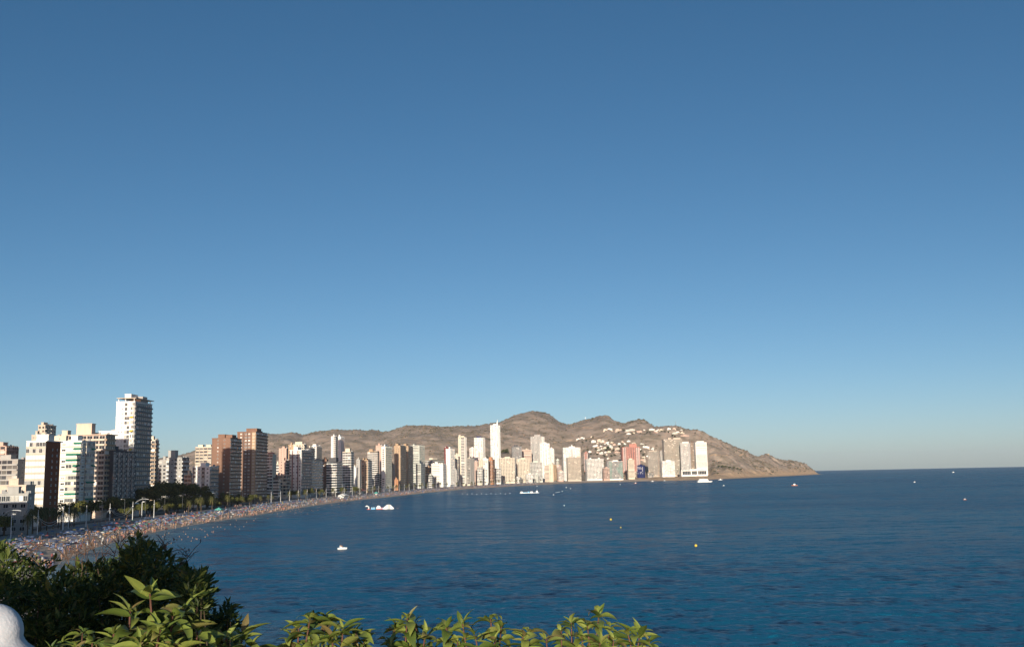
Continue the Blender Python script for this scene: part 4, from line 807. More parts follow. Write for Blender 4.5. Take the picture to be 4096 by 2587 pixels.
M_PANE2 = island_mat('window_glass_distant', [(.03, .035, .04), (.045, .047, .05), (.07, .07, .068), (.16, .15, .14), (.5, .47, .42)], .35, [4, 4, 3, 1.2, .8])
M_PANE3 = island_mat('window_blinds', [(.14, .14, .14), (.24, .23, .22), (.40, .38, .35), (.60, .58, .54)], .4, [3, 3, 3, 3])
STRIPE = {'white': 'maroon', 'red': 'dark', 'brick': 'dark'}
M_SEAGREEN = mat('green_glass', (.03, .12, .10), .2, .25, .3, spec=.6)
def build(row):
    name, x, y, turn, W, D, ztop, sf, sr, wc, pc, o, label = row
    zb = float(land_z(x, y)) - .4; h = ztop - zb; near = o.get('near', 0); fh = o.get('fh', 3.0); bay = o.get('bay', 3.6)
    rng = random.Random(hash(label) & 0xffff if False else sum(map(ord, label)))
    root = empty(name, (x, y, zb), math.radians(turn)); tag(root, label, 'building', 'towers along the bay')
    mw = wall(wc); mp = wall(pc) if pc != 'rustside' else wall('beige')
    if pc == 'rustside':
        pts = [(-W / 2, -D / 2), (W / 2 - .6, -D / 2)] + [(W / 2 - 2.5 + 2.5 * math.cos(t), D / 2 - 2.5 + 2.5 * math.sin(t)) for t in [k * math.pi / 16 for k in range(9)]] + [(-W / 2, D / 2)]
        body = MB().prism(pts, 0, h); body.m[3] = 0
        for k in range(3, 12): body.m[2 + k - 2] = 1
        body.build('wall', [mw, wall('rust')], root)
    elif o.get('round'):
        r = min(W, D) * .42
        pts = []
        for cx, cy, a0 in ((W / 2 - r, -D / 2 + r, -90), (W / 2 - r, D / 2 - r, 0), (-W / 2 + r, D / 2 - r, 90), (-W / 2 + r, -D / 2 + r, 180)):
            for k in range(5): q = math.radians(a0 + 22.5 * k); pts.append((cx + r * math.cos(q), cy + r * math.sin(q)))
        MB().prism(pts, 0, h).build('wall', mw, root)
        ring = MB(); pan = MB(); nf = int(h / fh)
        for i in range(1, nf):
            ring.prism([(px * 1.10, py * 1.07) for px, py in pts], i * fh - .2, i * fh + .75)
            for k in range(0, len(pts)):
                a, b = Vector(pts[k]), Vector(pts[(k + 1) % len(pts)])
                if (b - a).length < 1: continue
                n = Vector((b.y - a.y, a.x - b.x)).normalized() * .05; p, q = a.lerp(b, .12) , a.lerp(b, .88)
                pan.add([(p.x, p.y, i * fh + .8), (q.x, q.y, i * fh + .8), (q.x + n.x, q.y + n.y, i * fh + .8), (p.x + n.x, p.y + n.y, i * fh + .8),
                         (p.x, p.y, i * fh + 2.6), (q.x, q.y, i * fh + 2.6), (q.x + n.x, q.y + n.y, i * fh + 2.6), (p.x + n.x, p.y + n.y, i * fh + 2.6)], [(3, 2, 6, 7), (0, 3, 7, 4), (2, 1, 5, 6), (4, 7, 6, 5)])
        tag(ring.build('balcony', mp, root), kind='stuff'); tag(pan.build('window', M_PANE, root), kind='stuff')
    else:
        MB().box(-W / 2, W / 2, -D / 2, D / 2, 0, h).build('wall', mw, root)
    # roof: parapet rim and the things on it
    rf = MB(); e = o.get('eave', .25)
    rf.box(-W / 2 - e, W / 2 + e, -D / 2 - e, D / 2 + e, h, h + .5)
    roof = rf.build('roof', mw, root)
    pmat = wall(o.get('pentc', wc))
    for f0, f1, ph in o.get('pent', [(.35, .7, 2.6)]):
        x0, x1 = -W / 2 + f0 * W + .2, -W / 2 + f1 * W - .2; lift = 1.9 if o.get('slabroof') else 0
        MB().box(x0, x1, -D * .32, D * .05, h + .5 + lift * 1.25, h + .5 + ph).box(x0 - .25, x1 + .25, -D * .32 - .25, D * .05 + .25, h + .5 + ph, h + .8 + ph).build('rooftop_house', pmat, roof)
    pl = MB()
    for _ in range(int(3 + W / 5)):
        px, py, s = rng.uniform(-.42, .42) * W, rng.uniform(.1, .42) * D, rng.uniform(.5, 1.1)
        pl.box(px - s, px + s, py - s * .7, py + s * .7, h + .5, h + .5 + rng.uniform(.7, 1.6))
    ax = rng.uniform(-.3, .3) * W; pl.tube([(ax, D * .2, h + .5), (ax, D * .2, h + 4.5)], .06, 4); pl.box(ax - .7, ax + .7, D * .2 - .03, D * .2 + .03, h + 3.7, h + 3.8)
    tag(pl.build('roof_equipment', M_METAL, roof), kind='stuff')
    if o.get('slabroof'):
        MB().box(-W / 2 + .3, W / 2 + .9, -D / 2 - .7, D / 2 + 1.0, h + 2.4, h + 2.85).build('roof_slab', wall('beige'), roof)
        for cx in (-.42, -.05, .42):
            for cy in (-.46, 0, .46): MB().box(cx * W - .2, cx * W + .2, cy * D - .2, cy * D + .2, h + .5, h + 2.4).build('column', mw, roof)
        MB().box(-W * .1, W * .45, -D * .12, D * .30, h + .5, h + 2.4).box(W * .05, W * .42, D * .02, D * .28, h + 2.85, h + 4.8).build('rooftop_house', wall('grey'), roof)
    if o.get('spire'):
        MB().add([(W / 2 - 4.2, -D / 2, h + .5), (W / 2 - .2, -D / 2, h + .5), (W / 2 - .2, -D / 2 + 5, h + .5), (W / 2 - 4.2, -D / 2 + 5, h + .5), (W / 2 - .5, -D / 2, h + 13), (W / 2 - .2, -D / 2, h + 13), (W / 2 - .2, -D / 2 + .6, h + 13), (W / 2 - .5, -D / 2 + .6, h + 13)],
                 [(4, 5, 6, 7), (0, 1, 5, 4), (1, 2, 6, 5), (2, 3, 7, 6), (3, 0, 4, 7)]).build('spire', mw, roof)
    if o.get('point'):
        c0, c1 = W * -.06, W * .06
        sh = MB().box(c0, c1, -D / 2 - 2.2, -D / 2, 0, h + 2.5); sh.add([(c0, -D / 2 - 2.2, h + 2.5), (c1, -D / 2 - 2.2, h + 2.5), (c1, -D / 2, h + 2.5), (c0, -D / 2, h + 2.5), ((c0 + c1) / 2, -D / 2 - 1.1, h + 8.5)], [(0, 1, 4), (1, 2, 4), (2, 3, 4), (3, 0, 4)])
        s_ = sh.build('gable_shaft', mw, root); MB().box(-.9, .9, -D / 2 - 2.3, -D / 2 - 2.2, h * .3, h - 3).build('window', M_PANE, s_)
    if o.get('round'): return root
    # facades
    base = 4.0 if h > 22 else .8
    faces = [(sf, W, lambda u, n: (u, -D / 2 - n), 0.0), (sr, D, lambda u, n: (W / 2 + n, u), math.pi / 2)]
    if turn > 2 or x > 150: faces.append(('G', D, lambda u, n: (-W / 2 - n, -u), -math.pi / 2))
    mpn = M_PANE3 if o.get('lite') else M_PANE2 if y > 1250 else M_PANE
    mats = dict(balcony=mp, window=mpn, glazing=mpn, shutter=M_SHUT, stripe=wall(STRIPE.get(wc, 'maroon')), sill=M_FRAME, fin=wall('tan'), green=M_SEAGREEN, darkpane=M_GLASS)
    M_AWN = M_YEL if o.get('awn') == 'yellow' else M_GREEN
    far = {}
    for st, w, fn, rz in faces:
        if pc == 'rustside' and st == 'P':
            for i in range(int((h - base) / 3)):
                for u in (-.12, .18): link('window', window_mesh(1.1, 1.2, R.choice([M_GLASS, M_CURT]), 0), root, (W / 2 - .0, u * D, base + i * 3 + 1), (0, 0, math.pi / 2))
            continue
        for cl, u0, u1, v0, v1, n0, n1 in style(st, w - .1, h - base - .15, fh, bay, o, rng):
            v0 += base; v1 += base
            if near:
                uc = (u0 + u1) / 2; wd = u1 - u0
                if cl == 'awning': p = fn(uc, n0); link('awning', awning_mesh(wd, M_AWN), root, (*p, v0), (0, 0, rz)); continue
                if cl in ('window', 'glazing', 'shutter'):
                    r = rng.random(); pm = M_SHUT if cl == 'shutter' else (M_GLASS if r < (.62 if st != 'B' else .84) else M_CURT if r < .9 else M_SHUT)  # balcony bands get more dark glass so shaded faces read darker
                    p = fn(uc, max(0, n1 - .06)); link('window', window_mesh(wd, v1 - v0, pm, 1 if wd > 1.3 else 0), root, (*p, v0), (0, 0, rz))
                    if n1 > .3: continue
                else:
                    p = fn(uc, n0); link(cl if cl not in ('sill', 'stripe') else {'sill': 'window_sill', 'stripe': 'wall_stripe'}[cl], box_mesh(cl, wd, n1, v1 - v0, wall(o['sp']) if rz and cl == 'balcony' and 'sp' in o else mats[cl]), root, (*p, v0), (0, 0, rz))  # darker side-balcony colour paints extra shade onto the sea faces
            else:
                mb = far.setdefault(cl, MB()); x0, y0 = fn(u0, n0); x1, y1 = fn(u1, n1)
                if cl == 'awning': continue
                mb.box(min(x0, x1), max(x0, x1), min(y0, y1), max(y0, y1), v0, v1)
    for cl, mb in far.items():
        if mb.v: tag(mb.build({'sill': 'window_sill', 'stripe': 'wall_stripe', 'green': 'green_pane', 'darkpane': 'glass_panel', 'glazing': 'window', 'shutter': 'window'}.get(cl, cl), mats[cl], root), kind='stuff')
    return root
for row in BUILDINGS: build(row)

# ---------------------------------------------------------------- hillside villas, trees
M_LEAF_FAR = island_mat('tree_foliage', [(.030, .045, .014), (.045, .062, .018), (.065, .078, .024), (.09, .095, .03)], .9, spec=.15)
M_LEAF_DARK = island_mat('pine_foliage', [(.045, .06, .018), (.075, .09, .024), (.12, .12, .032), (.18, .165, .045)], .9, spec=.15)
M_PALM = island_mat('palm_foliage', [(.045, .06, .018), (.07, .08, .025), (.11, .11, .035), (.16, .13, .05)], .8, spec=.2)
def crown(lobes, n, size, seed, m, name='crown'):
    """many small leaf-clump faces spread through several lobes (cx,cy,cz,rx,ry,rz)"""
    rng = np.random.RandomState(seed); L = np.array(lobes, float)
    w = (L[:, 3] * L[:, 4] * L[:, 5]) ** (2 / 3.); pick = rng.choice(len(L), n, p=w / w.sum())
    d = rng.normal(size=(n, 3)); d /= np.linalg.norm(d, axis=1)[:, None]; d[:, 2] = np.where(d[:, 2] < -.5, -d[:, 2] * .4, d[:, 2])
    r = rng.uniform(.55, 1.05, n) ** .6
    c = L[pick, :3] + d * L[pick, 3:] * r[:, None]
    nrm = d + rng.normal(0, .6, (n, 3)); nrm /= np.linalg.norm(nrm, axis=1)[:, None]
    t = np.cross(nrm, rng.normal(size=(n, 3))); t /= np.linalg.norm(t, axis=1)[:, None]; b = np.cross(nrm, t)
    s = size * rng.uniform(.5, 1.3, n)[:, None]
    V = np.stack([c - t * s, c - b * s * .6, c + t * s, c + b * s * .6], 1)
    V += nrm[:, None] * (rng.uniform(-.25, .25, (n, 4, 1)) * s[:, None])
    return npmesh(name, V.reshape(-1, 3), np.arange(4 * n).reshape(n, 4), m)
TREE_KINDS = []
for q in range(4):
    rr = random.Random(q)
    cm = crown([(0, 0, .68, .30, .30, .26)] + [(rr.uniform(-.25, .25), rr.uniform(-.25, .25), rr.uniform(.5, .82), .2, .2, .17) for _ in range(4)], 420, .055, q, M_LEAF_FAR)
    tm = MB().tube([(0, 0, -.05), (.02, 0, .3), (0, .02, .6)], [.035, .028, .015], 5).mesh('trunk', M_WOOD)
    TREE_KINDS.append((cm, tm))
def tree(x, y, z, h, q, label, group, name='tree', wide=1.0):
    e = empty(name, (x, y, z), q * 1.7); e.scale = (h * wide, h * wide, h); tag(e, label, 'tree', group)
    link('crown', TREE_KINDS[q % 4][0], e); link('trunk', TREE_KINDS[q % 4][1], e); return e
nt_ = 0
for i, (k, sl, ha) in enumerate(SLOPE_TREES):
    p = on_land(k, sl, 2200)
    if p: tree(*p, max(6, ha * p[1] * 1.45), i, 'dark low tree on the rocky headland past the end towers' if k > .195 else 'dark tree in the black clump beside the glassy skyscraper' if k < 0 else 'green tree near the shore below the end of town' if p[2] < 22 else 'dark green tree between the white villas on the hillside',
                'trees on the headland' if k > .195 else 'trees in the dark clump' if k < 0 else 'trees near the far shore' if p[2] < 22 else 'trees between the villas', wide=1.25)

M_VGLASS = island_mat('villa_glass', [(.04, .05, .06), (.10, .11, .12), (.25, .22, .18)], .3)
VCOL = ['white', 'white', 'cream', 'white', 'peach', 'greengrey', 'white', 'cream', 'pink']
VW = ['white', 'bright white', 'cream', 'plain white', 'peach', 'pale grey', 'flat-roofed white', 'sand-coloured', 'pinkish']
VWHERE = ['with dark window rows', 'with a stepped terrace', 'beside dark trees', 'with a low flat roof', 'above a retaining wall', 'with a covered balcony']
for i, (k, sl, wa, ha) in enumerate(VILLAS):
    p = on_land(k, sl, 2300)
    if not p: continue
    x, y, z = p; w = max(6, wa * y * .85); h = max(3.6, ha * y * .85); c = VCOL[i % 9]; rr = random.Random(i * 3 + 1)
    e = empty('villa', (x, y + 4, z), math.radians(rr.uniform(-14, 14)))
    tag(e, '%s villa %s high on the brown hillside' % (VW[i % 9], VWHERE[(i // 9) % 6]), 'house', 'hillside villas')
    nf = max(1, int(h / 3.1)); D = 9
    MB().box(-w / 2, w / 2, 0, D, -3, h).build('wall', wall(c), e)
    f0 = rr.uniform(.1, .5); MB().box(-w / 2 + f0 * w, -w / 2 + (f0 + .42) * w, 1.5, D, h, h + 1.8).build('upper_floor', wall(c), e)
    MB().box(-w / 2 - .4, w / 2 + .4, -.6, D + .4, h, h + .35).build('roof', wall('beige' if i % 3 else 'white'), e)
    pan = MB(); n = max(2, int(w / 3))
    for f in range(nf):
        for j in range(n):
            u = -w / 2 + (j + .5) * w / n; pan.box(u - .33 * w / n, u + .33 * w / n, -.06, 0, f * h / nf + .7, f * h / nf + 2.4)
    tag(pan.build('window', M_VGLASS, e), kind='stuff')
    MB().box(-w * .6, w * .6, -5.0, -4.2, -5, -.6).build('terrace_wall', wall('beige'), e)

# the watchtower on the headland, the cross and the antenna on the ridge
def ridge_point(k, frac=1.0):
    d = float(np.interp(k, RK, RD)); return k * d, d, float(land_z(k * d, d))
x, y, z = ridge_point(float(RK[-11] if False else 0.2513)); e = empty('watchtower', (x, y, z)); tag(e, 'small ruined stone watchtower on the headland knoll', 'tower')
MB().lathe([(4.2, -2), (3.6, 4), (3.4, 8)], 10).build('wall', wall('tan'), e); MB().lathe([(3.8, 8), (3.8, 8.8)], 10).build('parapet', wall('beige'), e)
x, y, z = ridge_point(.0712); e = empty('hill_cross', (x, y, z)); tag(e, 'thin white cross standing on the ridge line', 'cross')
MB().box(-.45, .45, -.45, .45, -1, 12).build('post', M_WMETAL, e); MB().box(-3, 3, -.4, .4, 8, 8.9).build('crossbar', M_WMETAL, e)
x, y, z = ridge_point(.1608); e = empty('antenna_mast', (x, y, z)); tag(e, 'dark lattice antenna mast on the villa ridge', 'antenna')
MB().tube([(0, 0, -1), (0, 0, 16)], [.5, .2], 4).build('mast', M_METAL, e); MB().box(-1.2, 1.2, -.2, .2, 9, 9.6).box(-.8, .8, -.2, .2, 12, 12.5).build('antenna_arm', M_METAL, e)

# ---------------------------------------------------------------- promenade: palms, pines, masts, lamps
def palm_meshes(seed):
    rr = random.Random(seed); H = 8.0; lean = rr.uniform(-.5, .5)
    trunk = MB().tube([(0, 0, -.3), (lean * .2, 0, H * .35), (lean * .6, 0, H * .7), (lean, 0, H)], [.30, .24, .20, .22], 7).mesh('trunk', M_WOOD)
    V = []; Fc = []
    for k in range(26):
        a = k * 2.4 + rr.uniform(-.2, .2); up = 1.1 - 1.9 * (k / 26.0); Ln = rr.uniform(2.3, 3.0)
        d = Vector((math.cos(a), math.sin(a), 0)); side = Vector((-math.sin(a), math.cos(a), 0)); p = Vector((lean, 0, H + .1)); pts = []
        for s in range(6):
            t = s / 5.0; pts.append(p + d * (Ln * t * (1 - .12 * t)) + Vector((0, 0, 1)) * (Ln * (up * t - 1.15 * t * t)))
        for s in range(5):
            a0, a1 = pts[s], pts[s + 1]; w = .55 * math.sin(math.pi * (s + 1) / 6.5) + .08
            for sg in (-1, 1):
                for u in (.0, .5):
                    b = len(V); q0 = a0.lerp(a1, u); q1 = a0.lerp(a1, u + .36); tip = a0.lerp(a1, u + .75) + side * (sg * w) - Vector((0, 0, .28 * w))
                    V += [tuple(q0), tuple(q1), tuple(tip)]; Fc.append((b, b + 1, b + 2))
    return npmesh('fronds', np.array(V), np.array(Fc), M_PALM), trunk
PALMS = [palm_meshes(s) for s in range(4)]
def palm(s, off, sc, i, label=None, group='promenade palms'):
    p, _ = shore_at(s, off); label = label or 'seafront palm before the ' + beside(p[0] - 30, p[1]); e = empty('palm_tree', (p[0], p[1], 3.08), i * 2.1); e.scale = (sc,) * 3; tag(e, label, 'palm tree', group)
    link('fronds', PALMS[i % 4][0], e); link('trunk', PALMS[i % 4][1], e)
rp = random.Random(5); S_ = lambda y: float(np.interp(y, CURVE[:, 1], arc))
i = 0
for yy0 in (455, 461, 468, 472, 480, 486, 492, 500, 428, 440): palm(S_(yy0), rp.uniform(37, 44), rp.uniform(.9, 1.25), i, 'palm in the cluster beside the near pair of white masts', 'near palm cluster'); i += 1
yy0 = 640
while yy0 < 2350:
    palm(S_(yy0), rp.uniform(36, 45), rp.uniform(.7, 1.15), i); i += 1; yy0 += rp.uniform(9, 26) * (1 + yy0 / 2600)

M_CROWN = {}
def big_tree(x, y, h, r, q, label, group, name, flat=.35):
    if (name, q % 3) not in M_CROWN:
        rr = random.Random(q + 40); lob = [(0, 0, 0, .75, .75, flat * .8)] + [(rr.uniform(-.9, .9), rr.uniform(-.9, .9), rr.uniform(-.25, .4), rr.uniform(.3, .55), rr.uniform(.3, .55), flat * rr.uniform(.45, .8)) for _ in range(8)]
        M_CROWN[(name, q % 3)] = crown(lob, 3200, .075, q, M_LEAF_DARK)
    e = empty(name, (x, y, 3.0), q * 1.3); tag(e, label, 'tree', group)
    link('crown', M_CROWN[(name, q % 3)], e, (0, 0, h - r * flat), (0, 0, 0), (r, r, r))
    mb = MB().tube([(0, 0, -.2), (.3, 0, h * .4), (0, .2, h * .75)], [.5, .4, .25], 7)
    for a in range(4): mb.tube([(0, .1, h * .6), (math.cos(a * 1.6) * r * .5, math.sin(a * 1.6) * r * .5, h - r * flat)], [.22, .1], 5)
    mb.build('trunk', M_WOOD, e)
for q, (x, y, h, r) in enumerate([(-243, 668, 16, 6.5), (-247, 690, 17, 8), (-252, 706, 19, 8), (-246, 722, 19.5, 9), (-250, 742, 20, 9), (-247, 760, 19, 8.5), (-244, 778, 16, 7), (-240, 790, 13, 6)]):
    big_tree(x, y, h, r, q, 'dark umbrella pine in the grove before the grey seafront blocks', 'pine grove', 'umbrella_pine', .62)
for q, (y, off, h, r) in enumerate([(418, 62, 9, 5), (436, 64, 10, 5.5), (470, 66, 10, 5), (498, 63, 11, 5.5), (525, 66, 10, 5), (548, 60, 12, 6.5), (575, 62, 11, 5.5), (600, 60, 13, 6.5), (622, 61, 12, 6), (645, 63, 10, 5), (662, 58, 10, 5.5), (684, 57, 11, 6), (705, 58, 10, 6), (726, 57, 11, 6), (748, 58, 10, 5.5), (768, 58, 9, 5), (790, 59, 10, 5.5), (815, 60, 8, 4.5), (850, 60, 10, 5), (885, 61, 9, 4.5), (1060, 62, 9, 4.5), (1110, 60, 10, 5), (1150, 62, 9, 4.5), (1240, 62, 10, 5), (1300, 60, 9, 4.5)] + [(592 + 23 * j, 48.5 + (j % 3), 6.5 + (j * 7 % 4) * .6, 3.6 + (j % 3) * .5) for j in range(14)] + [(378, 44, 9, 5), (392, 52, 10, 5.5), (404, 46, 8.5, 5), (417, 52, 9.5, 5.5), (430, 47, 8.5, 4.5)]):
    p, _ = shore_at(S_(y), off); big_tree(p[0], p[1], h, r, q, 'dense dark street tree before the ' + beside(p[0] - 12, p[1]), 'street trees', 'street_tree', .7)

# masts with garlands of cable
mast_me = MB().tube([(0, 0, 0), (0, 0, 5), (0, 0, 10.2)], [.20, .16, .08], 8).mesh('pole', M_WMETAL)
arm_me = MB().box(-.45, .45, -.07, .07, 7.6, 7.74).box(-.07, .07, -.45, .45, 7.4, 7.54).mesh('crossarm', M_WMETAL)
ys = [432]; 
while ys[-1] < 2330: ys.append(ys[-1] + 33)
pos = [shore_at(S_(y), 34.5)[0] for y in ys]
for i, p in enumerate(pos):
    if 600 < ys[i] < 890: continue
    e = empty('promenade_mast', (p[0], p[1], 3.07)); tag(e, 'slim white promenade mast before the ' + beside(p[0] - 35, p[1]), 'mast', 'promenade masts')
    link('pole', mast_me, e); link('crossarm', arm_me, e)
    if i + 1 < len(pos) and ys[i] < 1500 and not 540 < ys[i] < 890:
        q = pos[i + 1]; mb = MB()
        for dz, sag in ((7.5, 3.4), (7.2, 4.2)):
            mb.tube([((q[0] - p[0]) * t, (q[1] - p[1]) * t, dz - sag * 4 * t * (1 - t)) for t in [k / 10 for k in range(11)]], .07, 4, cap=False)
        mb.build('garland', M_WMETAL, e)
for y in (474, 481):
    p = shore_at(S_(y), 37)[0]; e = empty('promenade_mast', (p[0], p[1], 3.07)); tag(e, 'white mast of the close pair beside the near palm cluster', 'mast', 'close pair of masts'); link('pole', mast_me, e); link('crossarm', arm_me, e)
lamp_me = MB().tube([(0, 0, 0), (0, 0, 11)], [.12, .07], 6).tube([(0, 0, 11), (-.8, 0, 11.4), (-1.8, 0, 11.4)], .05, 5).mesh('pole', M_METAL)
head_me = MB().box(-2.3, -1.6, -.18, .18, 11.28, 11.42).mesh('lamp_head', M_WMETAL)
for i, y in enumerate([395, 412, 436, 458, 520, 548, 580, 612, 645, 680, 720, 760, 800, 840, 880]):
    p, t = shore_at(S_(y), 45.2); e = empty('street_lamp', (p[0], p[1], 3.1), math.atan2(t[1], t[0]) - math.pi / 2); tag(e, 'thin grey street lamp before the ' + beside(p[0] - 20, p[1]), 'street lamp', 'street lamps'); link('pole', lamp_me, e); link('lamp_head', head_me, e)
def sail_lamp(x, y, label):
    e = empty('sail_lamp', (x, y, 3.07), math.radians(-25)); tag(e, label, 'street lamp', 'winged promenade lamps')
    MB().tube([(0, 0, 0), (0, 0, 9.2)], [.2, .14], 8).build('pole', M_WMETAL, e)
    V = []; n = 12
    for k in range(n + 1):
        t = k / n; x_ = -5.2 + 10.4 * t; z_ = 8.6 + 2.0 * t + 1.1 * math.sin(math.pi * t); w = .15 + .75 * math.sin(math.pi * t) ** .7
        V += [(x_, -w, z_), (x_, w, z_), (x_, w, z_ + .14), (x_, -w, z_ + .14)]
    mb = MB(); fs = []
    for k in range(n):
        for a in range(4): fs.append((k * 4 + a, k * 4 + (a + 1) % 4, k * 4 + 4 + (a + 1) % 4, k * 4 + 4 + a))
    mb.add(V, fs); mb.build('wing', M_WMETAL, e); MB().box(.6, 1.8, -.4, .4, 9.1, 9.6).build('lamp_head', M_FRAME, e)
sail_lamp(-199.5, 402, 'white lamp post with a curved wing at the near end of the promenade')
p = shore_at(S_(598), 42)[0]; sail_lamp(p[0], p[1], 'white lamp post with a curved wing before the dark trees')

# pavilion with two white arches, kiosks, tents
e = empty('arched_pavilion', (-239, 632, 3.0)); e.scale = (.75, .75, .8); tag(e, 'small white pavilion with two rounded arches among dark trees', 'pavilion')
MB().box(-4, 4, 0, 8, 0, 8).build('wall', wall('white'), e)
for cx in (-1.9, 1.9):
    pts = [(cx + 1.7 * math.cos(t), 8 + 2.3 * math.sin(t)) for t in [math.pi * k / 8 for k in range(9)]]; mb = MB()
    mb.add([(a, -.3, b) for a, b in pts] + [(a, 7, b) for a, b in pts], [tuple(range(9))] + [tuple(range(17, 8, -1))] + [(k + 1, k, 9 + k, 10 + k) for k in range(8)]); mb.build('arch', M_FRAME, e)
MB().box(-6, 7, -2, -1.4, 5.6, 6.0).build('canopy', M_FRAME, e)
def tent(s, off, z, w, d, h, m, name, label, cat):
    p, t = shore_at(s, off); e = empty(name, (p[0], p[1], z), math.atan2(t[1], t[0])); tag(e, label, cat)
    MB().add([(-w / 2, -d / 2, h * .6), (w / 2, -d / 2, h * .6), (w / 2, d / 2, h * .6), (-w / 2, d / 2, h * .6), (-w * .2, 0, h), (w * .2, 0, h), (-w / 2, -d / 2, h * .52), (w / 2, -d / 2, h * .52), (w / 2, d / 2, h * .52), (-w / 2, d / 2, h * .52)],
             [(0, 1, 5, 4), (1, 2, 5), (2, 3, 4, 5), (3, 0, 4), (0, 6, 7, 1), (1, 7, 8, 2), (2, 8, 9, 3), (3, 9, 6, 0)]).build('roof', m, e)
    for sx in (-1, 1):
        for sy in (-1, 1): MB().box(sx * w * .47 - .06, sx * w * .47 + .06, sy * d * .46 - .06, sy * d * .46 + .06, 0, h * .55).build('leg', M_WMETAL, e)
    MB().box(-w * .3, w * .3, -d * .2, d * .2, 0, h * .35).build('counter', M_FRAME, e)
M_CANV = mat('white_canvas', (.80, .79, .75), .8, .05, .5); M_TEAL = mat('teal_canvas', (.10, .42, .36), .8, .08, .5); M_RED = mat('terracotta_canvas', (.50, .16, .11), .8, .08, .5)
tent(S_(1120), 24, 1.8, 15, 8, 5, M_CANV, 'beach_tent', 'large white peaked tent on the sand below the masts', 'tent')
tent(S_(1098), 20, 1.6, 6, 5, 4, M_CANV, 'beach_tent', 'small white tent standing next to the large peaked tent', 'tent')
tent(S_(1265), 24, 1.8, 7, 5, 4, M_TEAL, 'beach_kiosk', 'pale green beach kiosk near the brown twin towers', 'kiosk')
tent(S_(1330), 60, 3.1, 26, 10, 6, M_RED, 'terrace_awning', 'terracotta terrace awning below the brown twin towers', 'awning')
tent(S_(700), 26, 2.0, 7, 4.5, 3.6, M_TEAL, 'beach_kiosk', 'green lifeguard kiosk on the sand before the dark pines', 'kiosk')
for q, y in enumerate((330, 338, 346, 355)): tent(S_(y), 30 + (q % 2) * 3, 2.2, 6, 5, 3, M_CANV, 'white_parasol_tent', 'square white beach canopy behind the lookout shrubs', 'canopy')
for o_ in [o for o in bpy.data.objects if o.name.startswith('white_parasol_tent')]: o_['group'] = 'square white canopies'
for q in range(6): tent(S_(372 + q * 5), 43, 3.08, 4.4, 4.0, 2.8, M_CANV, 'cafe_parasol', 'white square cafe parasol in the row on the shaded promenade', 'parasol')
for o_ in [o for o in bpy.data.objects if o.name.startswith('cafe_parasol')]: o_['group'] = 'white cafe parasols'

# low blocks that fill the gaps between the towers
rf_ = random.Random(31); done_ = [(b[1], b[2], max(b[4], b[5]) / 2 + 4) for b in BUILDINGS]; nf_ = 0
for _ in range(900):
    if nf_ >= 46: break
    y = rf_.uniform(930, 2700); s = S_(y); off = rf_.uniform(74, 150 + 40 * rf_.random()); p, t = shore_at(s, off); w = rf_.uniform(10, 24); d = rf_.uniform(9, 13)
    if s > S1 + 60 or any((p[0] - a) ** 2 + (p[1] - b) ** 2 < (c + w / 2) ** 2 for a, b, c in done_): continue
    done_.append((p[0], p[1], w / 2 + 2)); nf_ += 1; c = rf_.choice(['white', 'cream', 'beige', 'peach', 'white', 'pink', 'grey']); fl = rf_.randint(3, 8)
    tn = math.degrees(math.atan2(t[1], t[0])) - 90
    build(('low_block', round(p[0], 1), round(p[1], 1), tn * .6, w, d, 3.2 + 3.05 * fl, rf_.choice('BGMG'), rf_.choice('BG'), c, rf_.choice(['white', 'white', 'cream']), {'pent': [(.2, .5, 2.2)]},
           'low %s block of %s floors by the %s' % (c, ['three', 'four', 'five', 'six', 'seven', 'eight'][fl - 3], beside(p[0], p[1], 7))))

# blocks of the old town beside the lookout; their long evening shadow lies over the near promenade
for i, (x, y, w, d, zt, c) in enumerate([(-228, 306, 44, 18, 35, 'cream'), (-276, 312, 46, 22, 38, 'white'), (-222, 262, 36, 20, 33, 'beige'), (-330, 320, 50, 24, 52, 'peach')]):
    build(('old_town_block', x, y, 0, w, d, zt, 'B', 'G', c, 'white', {}, ['cream block of the old town rising left of the beach', 'white block of the old town behind the cream one', 'beige lower block of the old town above the beach end', 'peach block of the old town farthest inland'][i]))

